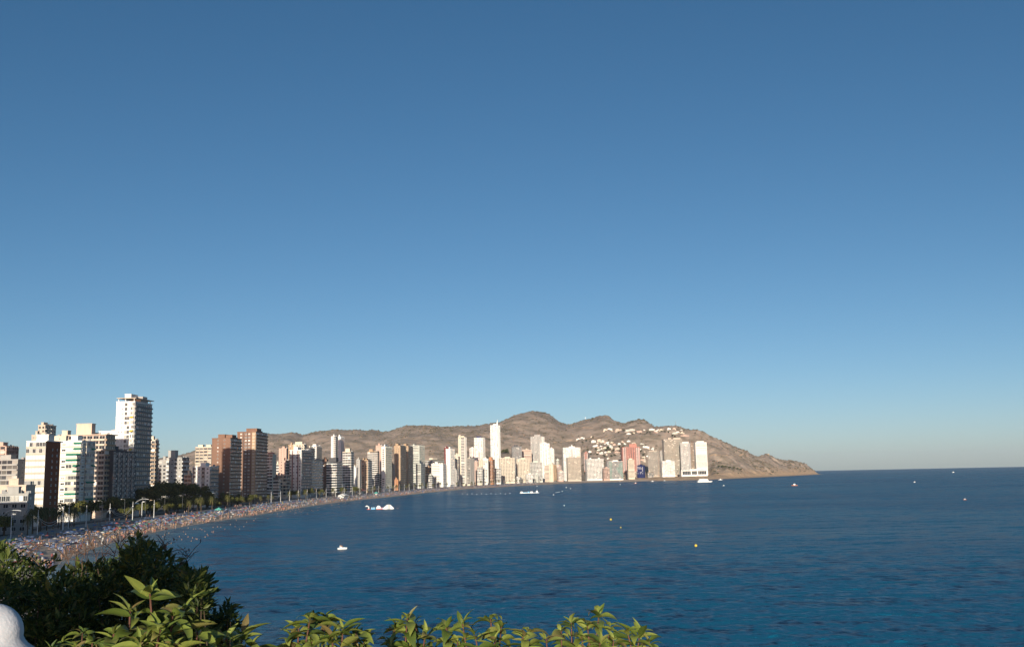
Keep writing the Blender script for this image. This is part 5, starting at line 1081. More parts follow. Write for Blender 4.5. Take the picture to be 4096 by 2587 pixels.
# ---------------------------------------------------------------- people, parasols, sunbeds
def skin_person(name, J, Ed):
    """continuous body grown from a skeleton; J: joint -> (position, radius)"""
    keys = list(J); me = bpy.data.meshes.new(name + '_skel'); me.from_pydata([J[k][0] for k in keys], [(keys.index(a), keys.index(b)) for a, b in Ed], [])
    ob = bpy.data.objects.new(name + '_skel', me); COL.objects.link(ob)
    md = ob.modifiers.new('s', 'SKIN'); md.use_smooth_shade = True
    for v, k in zip(me.skin_vertices[0].data, keys): r = J[k][1]; v.radius = (r, r); v.use_root = (k == 'pelvis')
    dg = bpy.context.evaluated_depsgraph_get(); out = bpy.data.meshes.new_from_object(ob.evaluated_get(dg)); out.name = name
    bpy.data.objects.remove(ob); bpy.data.meshes.remove(me); return out
def pose(kind):
    if kind == 'sit':
        J = dict(pelvis=((0, 0, .14), .14), chest=((0, .14, .42), .13), neck=((0, .18, .60), .05), head=((0, .17, .68), .09), top=((0, .17, .80), .07),
                 kneeL=((-.14, -.38, .40), .075), footL=((-.14, -.62, .06), .05), toeL=((-.14, -.74, .05), .04), kneeR=((.14, -.36, .42), .075), footR=((.14, -.60, .06), .05), toeR=((.14, -.72, .05), .04),
                 shL=((-.18, .14, .53), .06), elL=((-.27, .20, .30), .042), haL=((-.26, .26, .06), .035), shR=((.18, .14, .53), .06), elR=((.25, -.06, .40), .042), haR=((.18, -.26, .42), .035))
        Ed = [('pelvis', 'chest'), ('chest', 'neck'), ('neck', 'head'), ('head', 'top'), ('pelvis', 'kneeL'), ('kneeL', 'footL'), ('footL', 'toeL'), ('pelvis', 'kneeR'), ('kneeR', 'footR'), ('footR', 'toeR')]
    else:
        w = .20 if kind == 'walk' else .03
        J = dict(pelvis=((0, 0, .92), .14), chest=((0, .01, 1.28), .135), neck=((0, 0, 1.47), .05), head=((0, -.01, 1.56), .09), top=((0, -.01, 1.70), .07),
                 kneeL=((-.11, -.5 * w, .50), .075), footL=((-.12, -w, .07), .05), toeL=((-.13, -w - .14, .04), .04), kneeR=((.11, .2 * w, .50), .075), footR=((.12, w, .07), .05), toeR=((.13, w - .14, .04), .04),
                 shL=((-.19, 0, 1.40), .06), elL=((-.27, .06 + w * .4, 1.12), .042), haL=((-.27, -.02 + w * .6, .86), .035), shR=((.19, 0, 1.40), .06), elR=((.27, .04 - w * .4, 1.12), .042), haR=((.27, -.08 - w * .6, .88), .035))
        Ed = [('pelvis', 'chest'), ('chest', 'neck'), ('neck', 'head'), ('head', 'top'), ('pelvis', 'kneeL'), ('kneeL', 'footL'), ('footL', 'toeL'), ('pelvis', 'kneeR'), ('kneeR', 'footR'), ('footR', 'toeR')]
    for s in 'LR': Ed += [('chest', 'sh' + s), ('sh' + s, 'el' + s), ('el' + s, 'ha' + s)]
    return J, Ed
def rand_mat(name, cols, rough=.7):
    """one of the colours for each object"""
    m, nt, p, N, L = nodes_of(name); oi = N('ShaderNodeObjectInfo'); r = N('ShaderNodeValToRGB'); r.color_ramp.interpolation = 'CONSTANT'; el = r.color_ramp.elements
    while len(el) < len(cols): el.new(.5)
    for i, c in enumerate(cols): el[i].position = i / len(cols); el[i].color = (*c, 1)
    L(oi.outputs['Random'], r.inputs[0]); L(r.outputs[0], p.inputs['Base Color']); p.inputs['Roughness'].default_value = rough; return m
M_SKIN = rand_mat('skin', [(.43, .26, .18), (.37, .22, .15), (.48, .31, .23), (.30, .17, .11), (.42, .25, .17)], .6)
M_SUIT = rand_mat('swimwear', [(.03, .05, .18), (.45, .04, .04), (.02, .02, .02), (.06, .25, .30), (.6, .58, .55), (.5, .12, .2), (.55, .40, .05)], .8)
M_HAIR = rand_mat('hair', [(.02, .013, .008), (.06, .03, .015), (.03, .02, .012), (.20, .13, .06)], .7)
BODY = {}
for kd in ('stand', 'walk', 'sit'):
    me = skin_person('person_' + kd, *pose(kd)); me.materials.clear()
    for m in (M_SKIN, M_SUIT, M_HAIR): me.materials.append(m)
    lo, hi, ht = (.02, .28, .70) if kd == 'sit' else (.74, 1.02, 1.60)
    for p_ in me.polygons:
        c = p_.center; p_.material_index = 2 if c.z > ht and c.y > (.12 if kd == 'sit' else -.03) else (1 if lo < c.z < hi and abs(c.x) < .2 and c.y > -.25 else 0)
    BODY[kd] = me
def beach_z(off): return float(np.interp(off, [-34, -8, 0, 5, 18, 32.6], [-1.9, -.5, .02, .45, 1.5, 2.3])) if off < 32.4 else 3.09
rb = random.Random(21)
M_PCOL = {}
PCOLS = dict(blue=(.10, .17, .33), red=(.45, .10, .085), white=(.66, .65, .62), green=(.10, .25, .16), yellow=(.55, .44, .16), striped=(.32, .36, .46), orange=(.50, .23, .11), navy=(.04, .055, .12))
PAR = {}
for c, v in PCOLS.items():
    m = mat('parasol_' + c, v, .8, .08, 1.5)
    mb = MB(); pts = [(math.cos(k * math.pi / 4), math.sin(k * math.pi / 4)) for k in range(8)]
    mb.add([(x * 1.0, y * 1.0, 1.75) for x, y in pts] + [(x * .55, y * .55, 2.05) for x, y in pts] + [(0, 0, 2.2)], [(k, (k + 1) % 8, 8 + (k + 1) % 8, 8 + k) for k in range(8)] + [(8 + k, 8 + (k + 1) % 8, 16) for k in range(8)])
    PAR[c] = mb.mesh('canopy', m)
pole_me = MB().tube([(0, 0, -.2), (0, 0, 2.2)], .025, 5).mesh('pole', M_WMETAL)
LBL = {c: '%s beach parasol open among the sunbathers' % c for c in PCOLS}
for i in range(170):
    y = 430 + 520 * rb.random() ** 1.15; off = rb.uniform(7, 30); p, _ = shore_at(S_(y), off); c = rb.choice(['blue'] * 7 + ['navy'] * 2 + ['red'] * 2 + ['white', 'green', 'yellow', 'striped', 'orange'])
    e = empty('parasol', (p[0], p[1], beach_z(off)), rb.random()); e.rotation_euler = (rb.uniform(-.12, .12), rb.uniform(-.12, .12), rb.random()); tag(e, LBL[c], 'parasol', c + ' beach parasols')
    link('canopy', PAR[c], e); link('pole', pole_me, e)
def person(kd, x, y, z, rz, label, group, sc=1.0):
    return tag(link('person', BODY[kd], None, (x, y, z), (0, 0, rz), (sc,) * 3), label, 'person', group)
for i in range(110):
    y = 430 + 420 * rb.random() ** 1.3; off = rb.choice([rb.uniform(-1, 7), rb.uniform(-1, 7), rb.uniform(5, 30)]); p, _ = shore_at(S_(y), off)
    person(rb.choice(['stand', 'walk']), p[0], p[1], beach_z(off) - .02, rb.uniform(0, 6.3), 'person in swimwear standing on the crowded sand', 'people standing on the beach', rb.uniform(.85, 1.08))
for i in range(80):
    y = 430 + 420 * rb.random() ** 1.2; off = rb.uniform(4, 30); p, _ = shore_at(S_(y), off)
    person('sit', p[0], p[1], beach_z(off), rb.uniform(0, 6.3), 'person in swimwear sitting on the sand', 'people sitting on the beach', rb.uniform(.9, 1.1))
for i in range(40):
    y = rb.uniform(440, 900); off = rb.uniform(33.2, 44); p, _ = shore_at(S_(y), off)
    person('walk', p[0], p[1], 3.08, rb.choice([0, math.pi]) + rb.uniform(-.4, .4), 'person strolling along the promenade', 'people on the promenade', rb.uniform(.9, 1.05))
swim_me = MB().lathe([(.06, -.5), (.20, -.25), (.21, -.05), (.17, .06), (.06, .12), (.10, .20), (.105, .29), (.06, .36)], 8).mesh('person_swimming', M_SKIN, True)
rs = random.Random(9)
sw = list(SWIM)
for i in range(70):
    y = rs.uniform(440, 1250); p, _ = shore_at(S_(y), -rs.uniform(1, 26) * (1 if y < 800 else .7)); sw.append((p[0], p[1]))
for x, y in sw: tag(link('person', swim_me, None, (x, y, sea_level(x, y) + .12), (0, 0, rs.random() * 6), (.95,) * 3), 'swimmer with head and shoulders above the water', 'person', 'swimmers')
# the rest of the crowd, too many to count
def build_crowd():
    rng = np.random.RandomState(3); Vs = []; Fs = []; Mi = []; base = 0
    def put(me_v, me_f, x, y, z, a, s, mi):
        nonlocal base
        c, sn = math.cos(a), math.sin(a); v = me_v * s; Vs.append(np.stack([v[:, 0] * c - v[:, 1] * sn + x, v[:, 0] * sn + v[:, 1] * c + y, v[:, 2] + z], 1)); Fs.append(me_f + base); Mi.append(np.full(len(me_f), mi)); base += len(v)
    def arr(me):
        v = np.zeros(len(me.vertices) * 3); me.vertices.foreach_get('co', v); f = []
        for p_ in me.polygons:
            q = list(p_.vertices); f.append(q if len(q) == 4 else (q + [q[-1]] if False else [q[0], q[1], q[2], q[2]]))
        return v.reshape(-1, 3), f
    def low(me):
        v, f = arr(me); return v, np.array([[a, b, c] for a, b, c, d in f] + [[a, c, d] for a, b, c, d in f if c != d])
    ps, pw = low(BODY['sit']), low(BODY['walk'])
    pv = np.array([(math.cos(k * math.pi / 3), math.sin(k * math.pi / 3), 1.75) for k in range(6)] + [(0, 0, 2.2), (.03, 0, 0), (-.03, 0, 0), (0, 0, 2.1)]); pf = np.array([(k, (k + 1) % 6, 6) for k in range(6)] + [(7, 8, 9)])
    bv = np.array([(-.33, -.95, .3), (.33, -.95, .3), (.33, .5, .32), (-.33, .5, .32), (-.33, .95, .6), (.33, .95, .6), (-.33, -.95, 0), (.33, -.95, 0), (.33, .5, 0), (-.33, .5, 0)]); bf = np.array([(0, 1, 2), (0, 2, 3), (3, 2, 5), (3, 5, 4), (0, 6, 7), (0, 7, 1), (1, 7, 8), (1, 8, 2), (0, 3, 9), (0, 9, 6)])
    sN = S_(395); 
    for i in range(5000):
        y = 290 + 2005 * rng.uniform() ** 1.55; s = S_(y); off = rng.uniform(0, 31); p, _ = shore_at(s, off); a = rng.uniform(0, 6.28); r = rng.uniform(); z = beach_z(off)
        if float(vnoise(np.array([s / 11.0]), np.array([off / 7.0]), 44)[0]) < .30: continue
        if off < 6:
            if r < .5: put(*(pw if r < .36 else ps), p[0], p[1], z, a, rng.uniform(.85, 1.1), 0)
        elif r < .30: put(pv, pf, p[0], p[1], z, a, rng.uniform(.85, 1.1), 1)
        elif r < .72: put(bv, bf, p[0], p[1], z, a, 1.0, 2)
        else: put(*(pw if r < .82 else ps), p[0], p[1], z, a, rng.uniform(.85, 1.1), 0)
    m0 = island_mat('crowd_skin', [(.42, .26, .185), (.36, .22, .155), (.48, .31, .23), (.30, .175, .12), (.30, .07, .07), (.10, .12, .22), (.60, .58, .54)], .7, [4, 4, 4, 3, 1.5, 1.5, 2])
    m1 = island_mat('crowd_parasols', [(.11, .17, .31), (.17, .23, .35), (.40, .11, .10), (.60, .59, .56), (.05, .07, .13), (.12, .24, .20), (.50, .42, .2)], .8, [5, 5, 1.5, 1.5, 2, .7, .7])
    m2 = island_mat('crowd_sunbeds', [(.13, .19, .36), (.20, .26, .40), (.34, .35, .38), (.62, .60, .56), (.40, .10, .08)], .8, [4, 4, 3, 2, 1])
    me = npmesh('beach_crowd', np.vstack(Vs), np.vstack(Fs), [m0, m1, m2]); me.polygons.foreach_set('material_index', np.concatenate(Mi).astype(np.int32))
    return tag(link('beach_crowd', me), 'dense crowd of sunbathers, parasols and sunbeds along the whole beach', 'crowd', kind='stuff')
build_crowd()

# ---------------------------------------------------------------- boats and floats
M_HULLW = mat('white_hull', (.80, .80, .78), .35, .05, .3); M_ORNG = mat('orange_hull', (.38, .15, .09), .4, .08, .5); M_BGLASS = mat('boat_glass', (.03, .04, .05), .15, .1, .5)
M_YBUOY = mat('yellow_buoy', (.75, .52, .06), .5, .08, 2); M_WBUOY = mat('white_buoy', (.78, .77, .72), .5, .05, 2); M_INFL = mat('white_inflatable', (.80, .79, .77), .5, .04, 1); M_INBLUE = mat('blue_inflatable', (.10, .38, .62), .5, .05, 1); M_INRED = mat('red_inflatable', (.60, .10, .08), .5, .05, 1); M_BLACK = mat('black_strap', (.02, .02, .02), .7, .1, 1)
def hull(L, B, H):
    """lofted hull, bow towards +x"""
    secs = []
    for t in (0, .2, .45, .7, .88, 1.0):
        w = B / 2 * (1 if t < .5 else max(.02, 1 - ((t - .5) / .5) ** 2)) * (.9 if t == 0 else 1); sh = H * (1 + .35 * max(0, t - .4) ** 1.5); x = L * (t - .5)
        secs.append([(x, -w, sh), (x + (0 if t < .9 else -.06 * L), -w * .8, -.1), (x + (0 if t < .9 else -.06 * L), w * .8, -.1), (x, w, sh)])
    V = [v for s in secs for v in s]; Fc = [(3, 2, 1, 0), (20, 21, 22, 23)]
    for i in range(5):
        for a in range(4): Fc.append((i * 4 + a, i * 4 + (a + 1) % 4, i * 4 + 4 + (a + 1) % 4, i * 4 + 4 + a))
    return MB().add(V, Fc)
BOATLBL = dict(motor='small white motor boat moored off the far shore', orange='low orange boat on the open water of the bay')
for i, (kd, x, y, L) in enumerate(BOATS):
    z = sea_level(x, y)
    if kd == 'ferry':
        e = empty('ferry', (x, y, z), math.radians(4)); tag(e, 'white two-deck excursion ferry under the pair of white towers', 'ferry')
        hull(L, 7, 2.2).build('hull', M_HULLW, e)
        MB().box(-L * .46, L * .22, -3.1, 3.1, 2.2, 4.6).build('cabin', M_HULLW, e); MB().box(-L * .40, L * .10, -2.9, 2.9, 4.6, 6.6).build('upper_deck', M_HULLW, e)
        for q in range(9): MB().box(-L * .44 + q * L * .072, -L * .44 + q * L * .072 + 1.3, -3.18, -3.1, 3.1, 4.1).build('window', M_BGLASS, e)
        MB().box(L * .10, L * .17, -2.2, 2.2, 4.6, 6.9).build('bridge', M_HULLW, e); MB().tube([(-L * .1, 0, 6.6), (-L * .1, 0, 10)], .12, 5).build('mast', M_WMETAL, e)
        MB().box(-L * .42, L * .12, -3.1, 3.1, 6.6, 6.8).build('roof', M_HULLW, e)
    elif kd == 'pedalo':
        e = empty('pedal_boat', (x, y, z), math.radians(15)); tag(e, 'white pedal boat with two people on the near water', 'boat')
        L = 3.2
        for s in (-1, 1): hull(L, .55, .45).build('hull', M_HULLW, e).location = (0, s * .55, 0)
        MB().box(-1.0, .9, -.75, .75, .45, .6).build('deck', M_HULLW, e)
        for s in (-1, 1): MB().box(-.75, -.25, s * .38 - .25, s * .38 + .25, .6, .85).box(-.9, -.75, s * .38 - .25, s * .38 + .25, .6, 1.2).build('seat', M_HULLW, e)
        for s in (-.38, .38): person('sit', x - .5, y + s, z + .78, math.radians(105), 'person riding the white pedal boat', 'riders of the pedal boat', .9)
    else:
        m = M_HULLW if kd == 'motor' else M_ORNG; e = empty('motor_boat' if kd == 'motor' else 'orange_boat', (x, y, z), math.radians(random.Random(i).uniform(-25, 25)) + (math.pi if i % 3 == 0 else 0))
        far_out = x > 700; lb = BOATLBL[kd]
        if abs(y - PARK[1]) < 90 and x < 0: lb = 'white motor boat lying beside the inflatable water park'
        elif far_out: lb = 'white motor boat alone on the open sea' if kd == 'motor' else 'orange motor boat far out on open water'
        tag(e, lb, 'boat', 'boats in the bay' if not far_out else 'boats on the open sea')
        L *= .85; b = L * .32; hh = L * .13; hull(L, b, hh).build('hull', m, e)
        MB().box(-L * .15, L * .15, -b * .34, b * .34, hh * .9, hh * 2.4).build('cabin', M_HULLW, e); MB().box(L * .151, L * .17, -b * .3, b * .3, hh * 1.5, hh * 2.2).build('windscreen', M_BGLASS, e)
        MB().tube([(-L * .05, 0, hh * 2.4), (-L * .05, 0, hh * 4)], L * .008, 5).build('mast', M_WMETAL, e)
for kd, x, y, dm in BUOYS:
    r = max(dm / 2 * .85, .3); e = empty('buoy', (x, y, sea_level(x, y))); big = kd == 'yellow'
    tag(e, ('round yellow marker buoy floating off the beach' if big else 'small white float marking the swimming line'), 'buoy', 'yellow buoys' if big else 'white line floats')
    MB().lathe([(.05 * r, -.5 * r)] + [(r * math.sin(t), r * .55 - r * math.cos(t)) for t in [math.pi * k / 8 for k in range(1, 8)]] + [(.12 * r, r * 1.62)], 12).build('float', M_YBUOY if big else M_WBUOY, e, True)
    if big: MB().tube([(0, 0, r * 1.5), (0, 0, r * 2.1)], r * .1, 6).build('top_ring', M_METAL, e)
# the inflatable water park
px0, py0 = PARK; zz = sea_level(px0, py0)
def infl(name, dx, dy, label, rz=0):
    e = empty(name, (px0 + dx * .76, py0 + dy * .76, zz), rz); e.scale = (.76,) * 3; return tag(e, label, 'inflatable', None)
def arch_tube(w, d, h, n=10):
    mb = MB(); o = [(w / 2 * math.cos(math.pi * k / n), h * math.sin(math.pi * k / n) ** .8) for k in range(n + 1)]
    mb.add([(a, 0, b - .1) for a, b in o] + [(a, d, b - .1) for a, b in o], [tuple(range(n + 1)), tuple(range(2 * n + 1, n, -1))] + [(k + 1, k, n + 1 + k, n + 2 + k) for k in range(n)]); return mb
e = infl('inflatable_slide', 4.6, 0, 'tall white inflatable tunnel slide with black straps')
MB().add([(-3.2, -1.6, -.1), (4.4, -1.6, -.1), (4.4, 1.6, -.1), (-3.2, 1.6, -.1), (-3.0, -1.6, 4.2), (.6, -1.6, 4.5), (.6, 1.6, 4.5), (-3.0, 1.6, 4.2), (4.2, -1.6, .9), (4.2, 1.6, .9)],
         [(0, 1, 8, 5, 4), (3, 7, 6, 9, 2), (4, 5, 6, 7), (5, 8, 9, 6), (8, 1, 2, 9), (0, 4, 7, 3)]).build('body', M_INFL, e)
for sx in (-2.9, -1.2, .4): MB().box(sx - .28, sx + .28, -1.68, 1.68, -.1, 4.55).build('strap', M_BLACK, e)
e = infl('inflatable_steps', .6, -1, 'white stepped inflatable platform beside the tunnel slide')
MB().box(-2.3, 2.0, -1.4, 1.4, -.1, 1.5).box(-.9, 2.0, -1.3, 1.3, 1.5, 2.6).box(.5, 2.0, -1.2, 1.2, 2.6, 3.6).build('body', M_INFL, e)
e = infl('inflatable_dome', -6.5, 1, 'white inflatable climbing dome with red crossed bands'); arch_tube(4.6, 3, 3.6).build('body', M_INFL, e)
for q in range(3): MB().box(-1.8 + q * .3, 1.8 - q * .3, -.08, 0, .7 + q * .9, .95 + q * .9).build('band', M_INRED if q % 2 else M_INBLUE, e)
for q in (-.8, .8): MB().box(q - .14, q + .14, -.1, 0, .1, 3.0).build('band', M_INBLUE, e)
e = infl('inflatable_obstacle', -11.5, 0, 'light blue inflatable obstacle with knobs'); MB().box(-2.2, 2.0, -1.2, 1.2, -.1, 1.2).build('body', M_INBLUE, e)
for q in range(4): MB().lathe([(.4, 1.15), (.34, 1.9), (.1, 2.2)], 8, cx=-1.6 + q * 1.1).build('knob', M_INBLUE if q % 2 else M_INFL, e)
e = infl('inflatable_tower', -16, -.5, 'small red and white inflatable tower float'); MB().lathe([(2.0, -.1), (2.0, .5), (1.2, .6)], 10).build('base', M_INRED, e); MB().lathe([(.6, .55), (.55, 2.4), (.2, 3.0)], 10).build('cone', M_INFL, e)
e = infl('inflatable_beam', -5, -3.5, 'long low red inflatable beam in front of the dome'); MB().tube([(-3, 0, .15), (3.2, 0, .15)], .45, 8).build('body', M_INRED, e); MB().tube([(-2.8, 0, .62), (3.0, 0, .62)], .14, 6).build('stripe', M_INFL, e)
e = infl('inflatable_bridge', -2.6, 2.2, 'pale blue inflatable bridge between dome and steps'); MB().box(-2.6, 2.4, -.7, .7, -.1, 1.3).build('body', M_INBLUE, e); MB().box(-2.6, 2.4, -.8, -.7, 1.0, 1.4).build('rail', M_INRED, e)
# the floating ski platform
x, y = SKI; e = empty('ski_platform', (x, y, sea_level(x, y)), math.radians(2)); tag(e, 'long white floating platform with kiosks far out in the bay', 'platform')
e.scale = (.68, .68, .6); Ls = 36; MB().box(-Ls / 2, Ls / 2, -2, 2, -.2, .9).build('deck', M_HULLW, e)
for q, (a, b, h) in enumerate([(-.46, -.36, 2.6), (-.1, .0, 2.2), (.05, .16, 2.4), (.34, .42, 3.6)]): MB().box(a * Ls, b * Ls, -1.3, 1.3, .9, .9 + h).build('kiosk', M_HULLW if q != 1 else M_INBLUE, e)
MB().tube([(.40 * Ls, 0, .9), (.40 * Ls, 0, 7)], .15, 5).build('mast', M_WMETAL, e); MB().box(-.34 * Ls, -.14 * Ls, -1.8, -1.7, .9, 1.9).build('rail', M_INBLUE, e)

# ---------------------------------------------------------------- foreground: shrubs below the terrace, hedge, balustrade
def leaf_mat(name, stops, trans=.3, rough=.48, spec=.35):
    m, nt, p, N, L = nodes_of(name); oi = N('ShaderNodeObjectInfo'); g = N('ShaderNodeNewGeometry')
    ad = N('ShaderNodeMath'); ad.operation = 'ADD'; L(oi.outputs['Random'], ad.inputs[0]); L(g.outputs['Random Per Island'], ad.inputs[1])
    fr = N('ShaderNodeMath'); fr.operation = 'FRACT'; L(ad.outputs[0], fr.inputs[0])
    r = N('ShaderNodeValToRGB'); e = r.color_ramp.elements
    while len(e) < len(stops): e.new(.5)
    for i, c in enumerate(stops): e[i].position = i / (len(stops) - 1); e[i].color = (*c, 1)
    L(fr.outputs[0], r.inputs[0])
    tc = N('ShaderNodeTexCoord'); n = N('ShaderNodeTexNoise'); n.inputs['Scale'].default_value = 5; L(tc.outputs['Object'], n.inputs['Vector'])
    mr = N('ShaderNodeMapRange'); mr.inputs[3].default_value = .8; mr.inputs[4].default_value = 1.2; L(n.outputs[0], mr.inputs[0])
    mx = N('ShaderNodeMix'); mx.data_type = 'RGBA'; mx.blend_type = 'MULTIPLY'; mx.inputs[0].default_value = 1; L(r.outputs[0], mx.inputs[6]); L(mr.outputs[0], mx.inputs[7])
    L(mx.outputs[2], p.inputs['Base Color']); p.inputs['Roughness'].default_value = rough; p.inputs['Specular IOR Level'].default_value = spec
    tr = N('ShaderNodeBsdfTranslucent'); L(mx.outputs[2], tr.inputs[0]); ms = N('ShaderNodeMixShader'); ms.inputs[0].default_value = trans
    L(p.outputs[0], ms.inputs[1]); L(tr.outputs[0], ms.inputs[2]); L(ms.outputs[0], nt.nodes['Material Output'].inputs[0]); return m
M_LEAF = leaf_mat('broad_leaf', [(.06, .10, .022), (.12, .17, .032), (.19, .245, .048), (.27, .32, .075), (.20, .24, .05), (.19, .15, .06)], .24)
M_SMALL = leaf_mat('small_leaf', [(.030, .050, .012), (.05, .075, .016), (.09, .115, .024), (.14, .16, .035)], .2, .5, .3)
M_STEM = mat('red_stem', (.13, .06, .04), .6, .3, 20); M_DRY = mat('dry_twig', (.12, .075, .055), .9, .3, 20)
def leaf_mesh(bend, fold, curl, wid, seed):
    """pointed leaf along +x, folded along its midrib, arching down"""
    n = 9; V = []; Fc = []; x = z = 0.0; ang = 0.0; rr = random.Random(seed)
    for i in range(n + 1):
        t = i / n; w = wid * (math.sin(math.pi * min(1, t * 1.02) ** .85) ** .85 * (1 - .25 * t) + .02) if t < 1 else .004
        tw = curl * (t - .3)
        for j, s in enumerate((-1, -.5, 0, .5, 1)):
            y = s * w; zz = z + abs(s) * w * fold + .05 * w * math.sin(t * 14 + s * 2 + seed) * abs(s)
            V.append((x, y * math.cos(tw) - abs(s) * w * fold * math.sin(tw), zz + y * math.sin(tw)))
        ang += bend / n * (1 + t); x += math.cos(ang) / n; z -= math.sin(ang) / n
    for i in range(n):
        for j in range(4): Fc.append((i * 5 + j, i * 5 + j + 1, i * 5 + j + 6, i * 5 + j + 5))
    return npmesh('leaf', np.array(V), np.array(Fc), M_LEAF, True)
LEAVES = [leaf_mesh(b, f, c, w, s) for s, (b, f, c, w) in enumerate([(.8, .45, .3, .19), (1.1, .36, -.4, .205), (.55, .55, .2, .18), (1.4, .4, .5, .195), (.4, .45, -.3, .17), (1.0, .28, .8, .215), (.2, .65, .1, .145)])]
PLBL = ['tallest bright green broad-leaved hedge plant with red stems before the dark shrub', 'low hedge shoots with small leaves next to the white post', 'broad-leaved hedge plant with a curled leaf right of the tallest one',
        'hedge plant with a red stalk and two spread top leaves', 'broad-leaved hedge plant between the red-stalked one and the open gap', 'hedge plant with a paired top rosette over the water', 'wide hedge plant with three rosettes',
        'low broad hedge plant between two taller rosettes', 'hedge plant with the high pointed rosette near the hedge end', 'last hedge plant at the open end of the hedge']
rl = random.Random(77)
for pi, shoots in enumerate(PLANTS):
    bx = sum(s[0] for s in shoots) / len(shoots); by = sum(s[1] for s in shoots) / len(shoots); bz = float(land_z(bx, by))
    root = empty('hedge_plant', (bx, by, bz)); tag(root, PLBL[pi], 'plant', 'hedge plants along the terrace edge')
    for (tx, ty, tz, sc) in shoots:
        tip = Vector((tx - bx, ty - by, tz - bz)); foot = Vector((tip.x * .35, tip.y * .35, 0)); mid = Vector((tip.x * .9 + rl.uniform(-.07, .07), tip.y * .9 + rl.uniform(-.04, .04), tip.z * .72))
        dirn = (tip - mid).normalized()
        MB().tube([foot, (foot + mid) / 2 + Vector((rl.uniform(-.03, .03), 0, 0)), mid, tip.lerp(mid, .3), tip], [.008, .006, .004, .003, .0022], 6).build('stem', M_STEM, root, True)
        a0 = rl.uniform(0, 6.3)
        rings = [(0, 4, 50, .8), (.012, 5, 26, 1.15), (.045, 5, 14, 1.25), (.085, 5, 5, 1.25), (.13, 5, 0, 1.2), (.17, 5, -5, 1.15), (.205, 5, 0, 1.1), (.245, 5, 5, 1.0), (.29, 5, 10, .9)]
        for dz, cnt, el, ls in rings:
            a0 += .8
            for k in range(cnt):
                a = a0 + k * 2 * math.pi / cnt + rl.uniform(-.35, .35); q = math.radians(el + rl.uniform(-22, 22))
                pos = tip - dirn * dz + Vector((rl.uniform(-.004, .004), rl.uniform(-.004, .004), 0)); L = .064 * sc * ls * rl.uniform(.5, 1.25)
                o = link('leaf', rl.choice(LEAVES), root, pos, (rl.uniform(-.9, .9), -q, a), (L, L * rl.uniform(.85, 1.15), L)); o.rotation_mode = 'XYZ'

def shrub(idx, nm, poly, d0, d1, n, label):
    rng = np.random.RandomState(50 + idx); P = np.array(poly); lo = P.min(0); hi = P.max(0)
    def inside(k, s):
        c = np.zeros(len(k), bool); j = len(P) - 1
        for i in range(len(P)):
            xi, yi = P[i]; xj, yj = P[j]
            c ^= ((yi > s) != (yj > s)) & (k < (xj - xi) * (s - yi) / (yj - yi + 1e-12) + xi); j = i
        return c
    # sprays of leaves fill the outline through the shrub's depth, thinning towards the top
    k = rng.uniform(lo[0], hi[0], n * 6); s = rng.uniform(lo[1], hi[1], n * 6); ok = inside(k, s); k, s = k[ok][:n], s[ok][:n]; n = len(k)
    d = rng.uniform(d0, d1, n); C = np.stack([k * d, d, EYE + s * d], 1)
    tk = np.linspace(lo[0], hi[0], 160); ts = np.linspace(lo[1], hi[1], 300); ins = np.array([inside(np.full(300, a_), ts) for a_ in tk]); top = np.array([ts[i_].max() if i_.any() else lo[1] for i_ in ins])
    rim = np.exp(-(np.interp(k, tk, top) - s) / .018)                     # loose, ragged sprays towards the outline
    keep = fbm(C[:, 0] * 2.6 + idx * 9, C[:, 2] * 3.2 + C[:, 1] * .8, 3, 60 + idx) > -.30 + .42 * rim; C = C[keep]; n = len(C)
    m = 13; base = np.repeat(C, m, 0); N_ = len(base)
    dr = rng.normal(size=(N_, 3)); dr[:, 2] = np.abs(dr[:, 2]) * .9 + .1; dr /= np.linalg.norm(dr, axis=1)[:, None]
    base = base + dr * rng.uniform(.0, .05, N_)[:, None] + np.repeat(rng.normal(0, .012, (n, 3)), m, 0)
    L = (rng.gamma(5, .007, N_) + .012)[:, None]; side = np.cross(dr, rng.normal(size=(N_, 3))); side /= np.linalg.norm(side, axis=1)[:, None]; up = np.cross(side, dr)
    a = base; b = base + dr * L * .5 + side * L * .17 + up * L * .05; c = base + dr * L - up * L * .08; e = base + dr * L * .5 - side * L * .17 + up * L * .05
    V = np.stack([a, b, c, e], 1).reshape(-1, 3); Fq = np.arange(4 * N_).reshape(N_, 4)
    bx, by = float(C[:, 0].mean()), float((d0 + d1) / 2); bz = float(land_z(bx, by))
    root = empty('coastal_shrub', (bx, by, bz)); tag(root, label, 'shrub', 'shrubs below the terrace')
    V -= np.array([bx, by, bz]); tag(link('foliage', npmesh('foliage', V, np.concatenate([Fq[:, [0, 1, 2]], Fq[:, [0, 2, 3]]]), M_SMALL), root), kind='stuff')
    mb = MB(); sel = rng.choice(n, 60, replace=False)
    for q in sel:
        t = Vector(C[q] - np.array([bx, by, bz])); h = Vector((t.x * .4, t.y * .3, t.z * .55)) + Vector(rng.normal(0, .08, 3)); mb.tube([(0, 0, -.1), h * .6, h, h.lerp(t, .6) + Vector((0, 0, .03)), t], [.035, .022, .014, .008, .003], 5)
    mb.build('branch', M_WOOD, root); return root
SL = ['sunlit-topped shrub with olive leaves at the white post', 'tallest dark shrub with a pointed top, seen against the beach', 'dark shrub with loose sprays reaching out over the water']
SR = [shrub(i, nm, poly, a, b, (1500, 1500, 900)[i], SL[i]) for i, (nm, poly, a, b) in enumerate(SHRUBS)]
rt = random.Random(6)
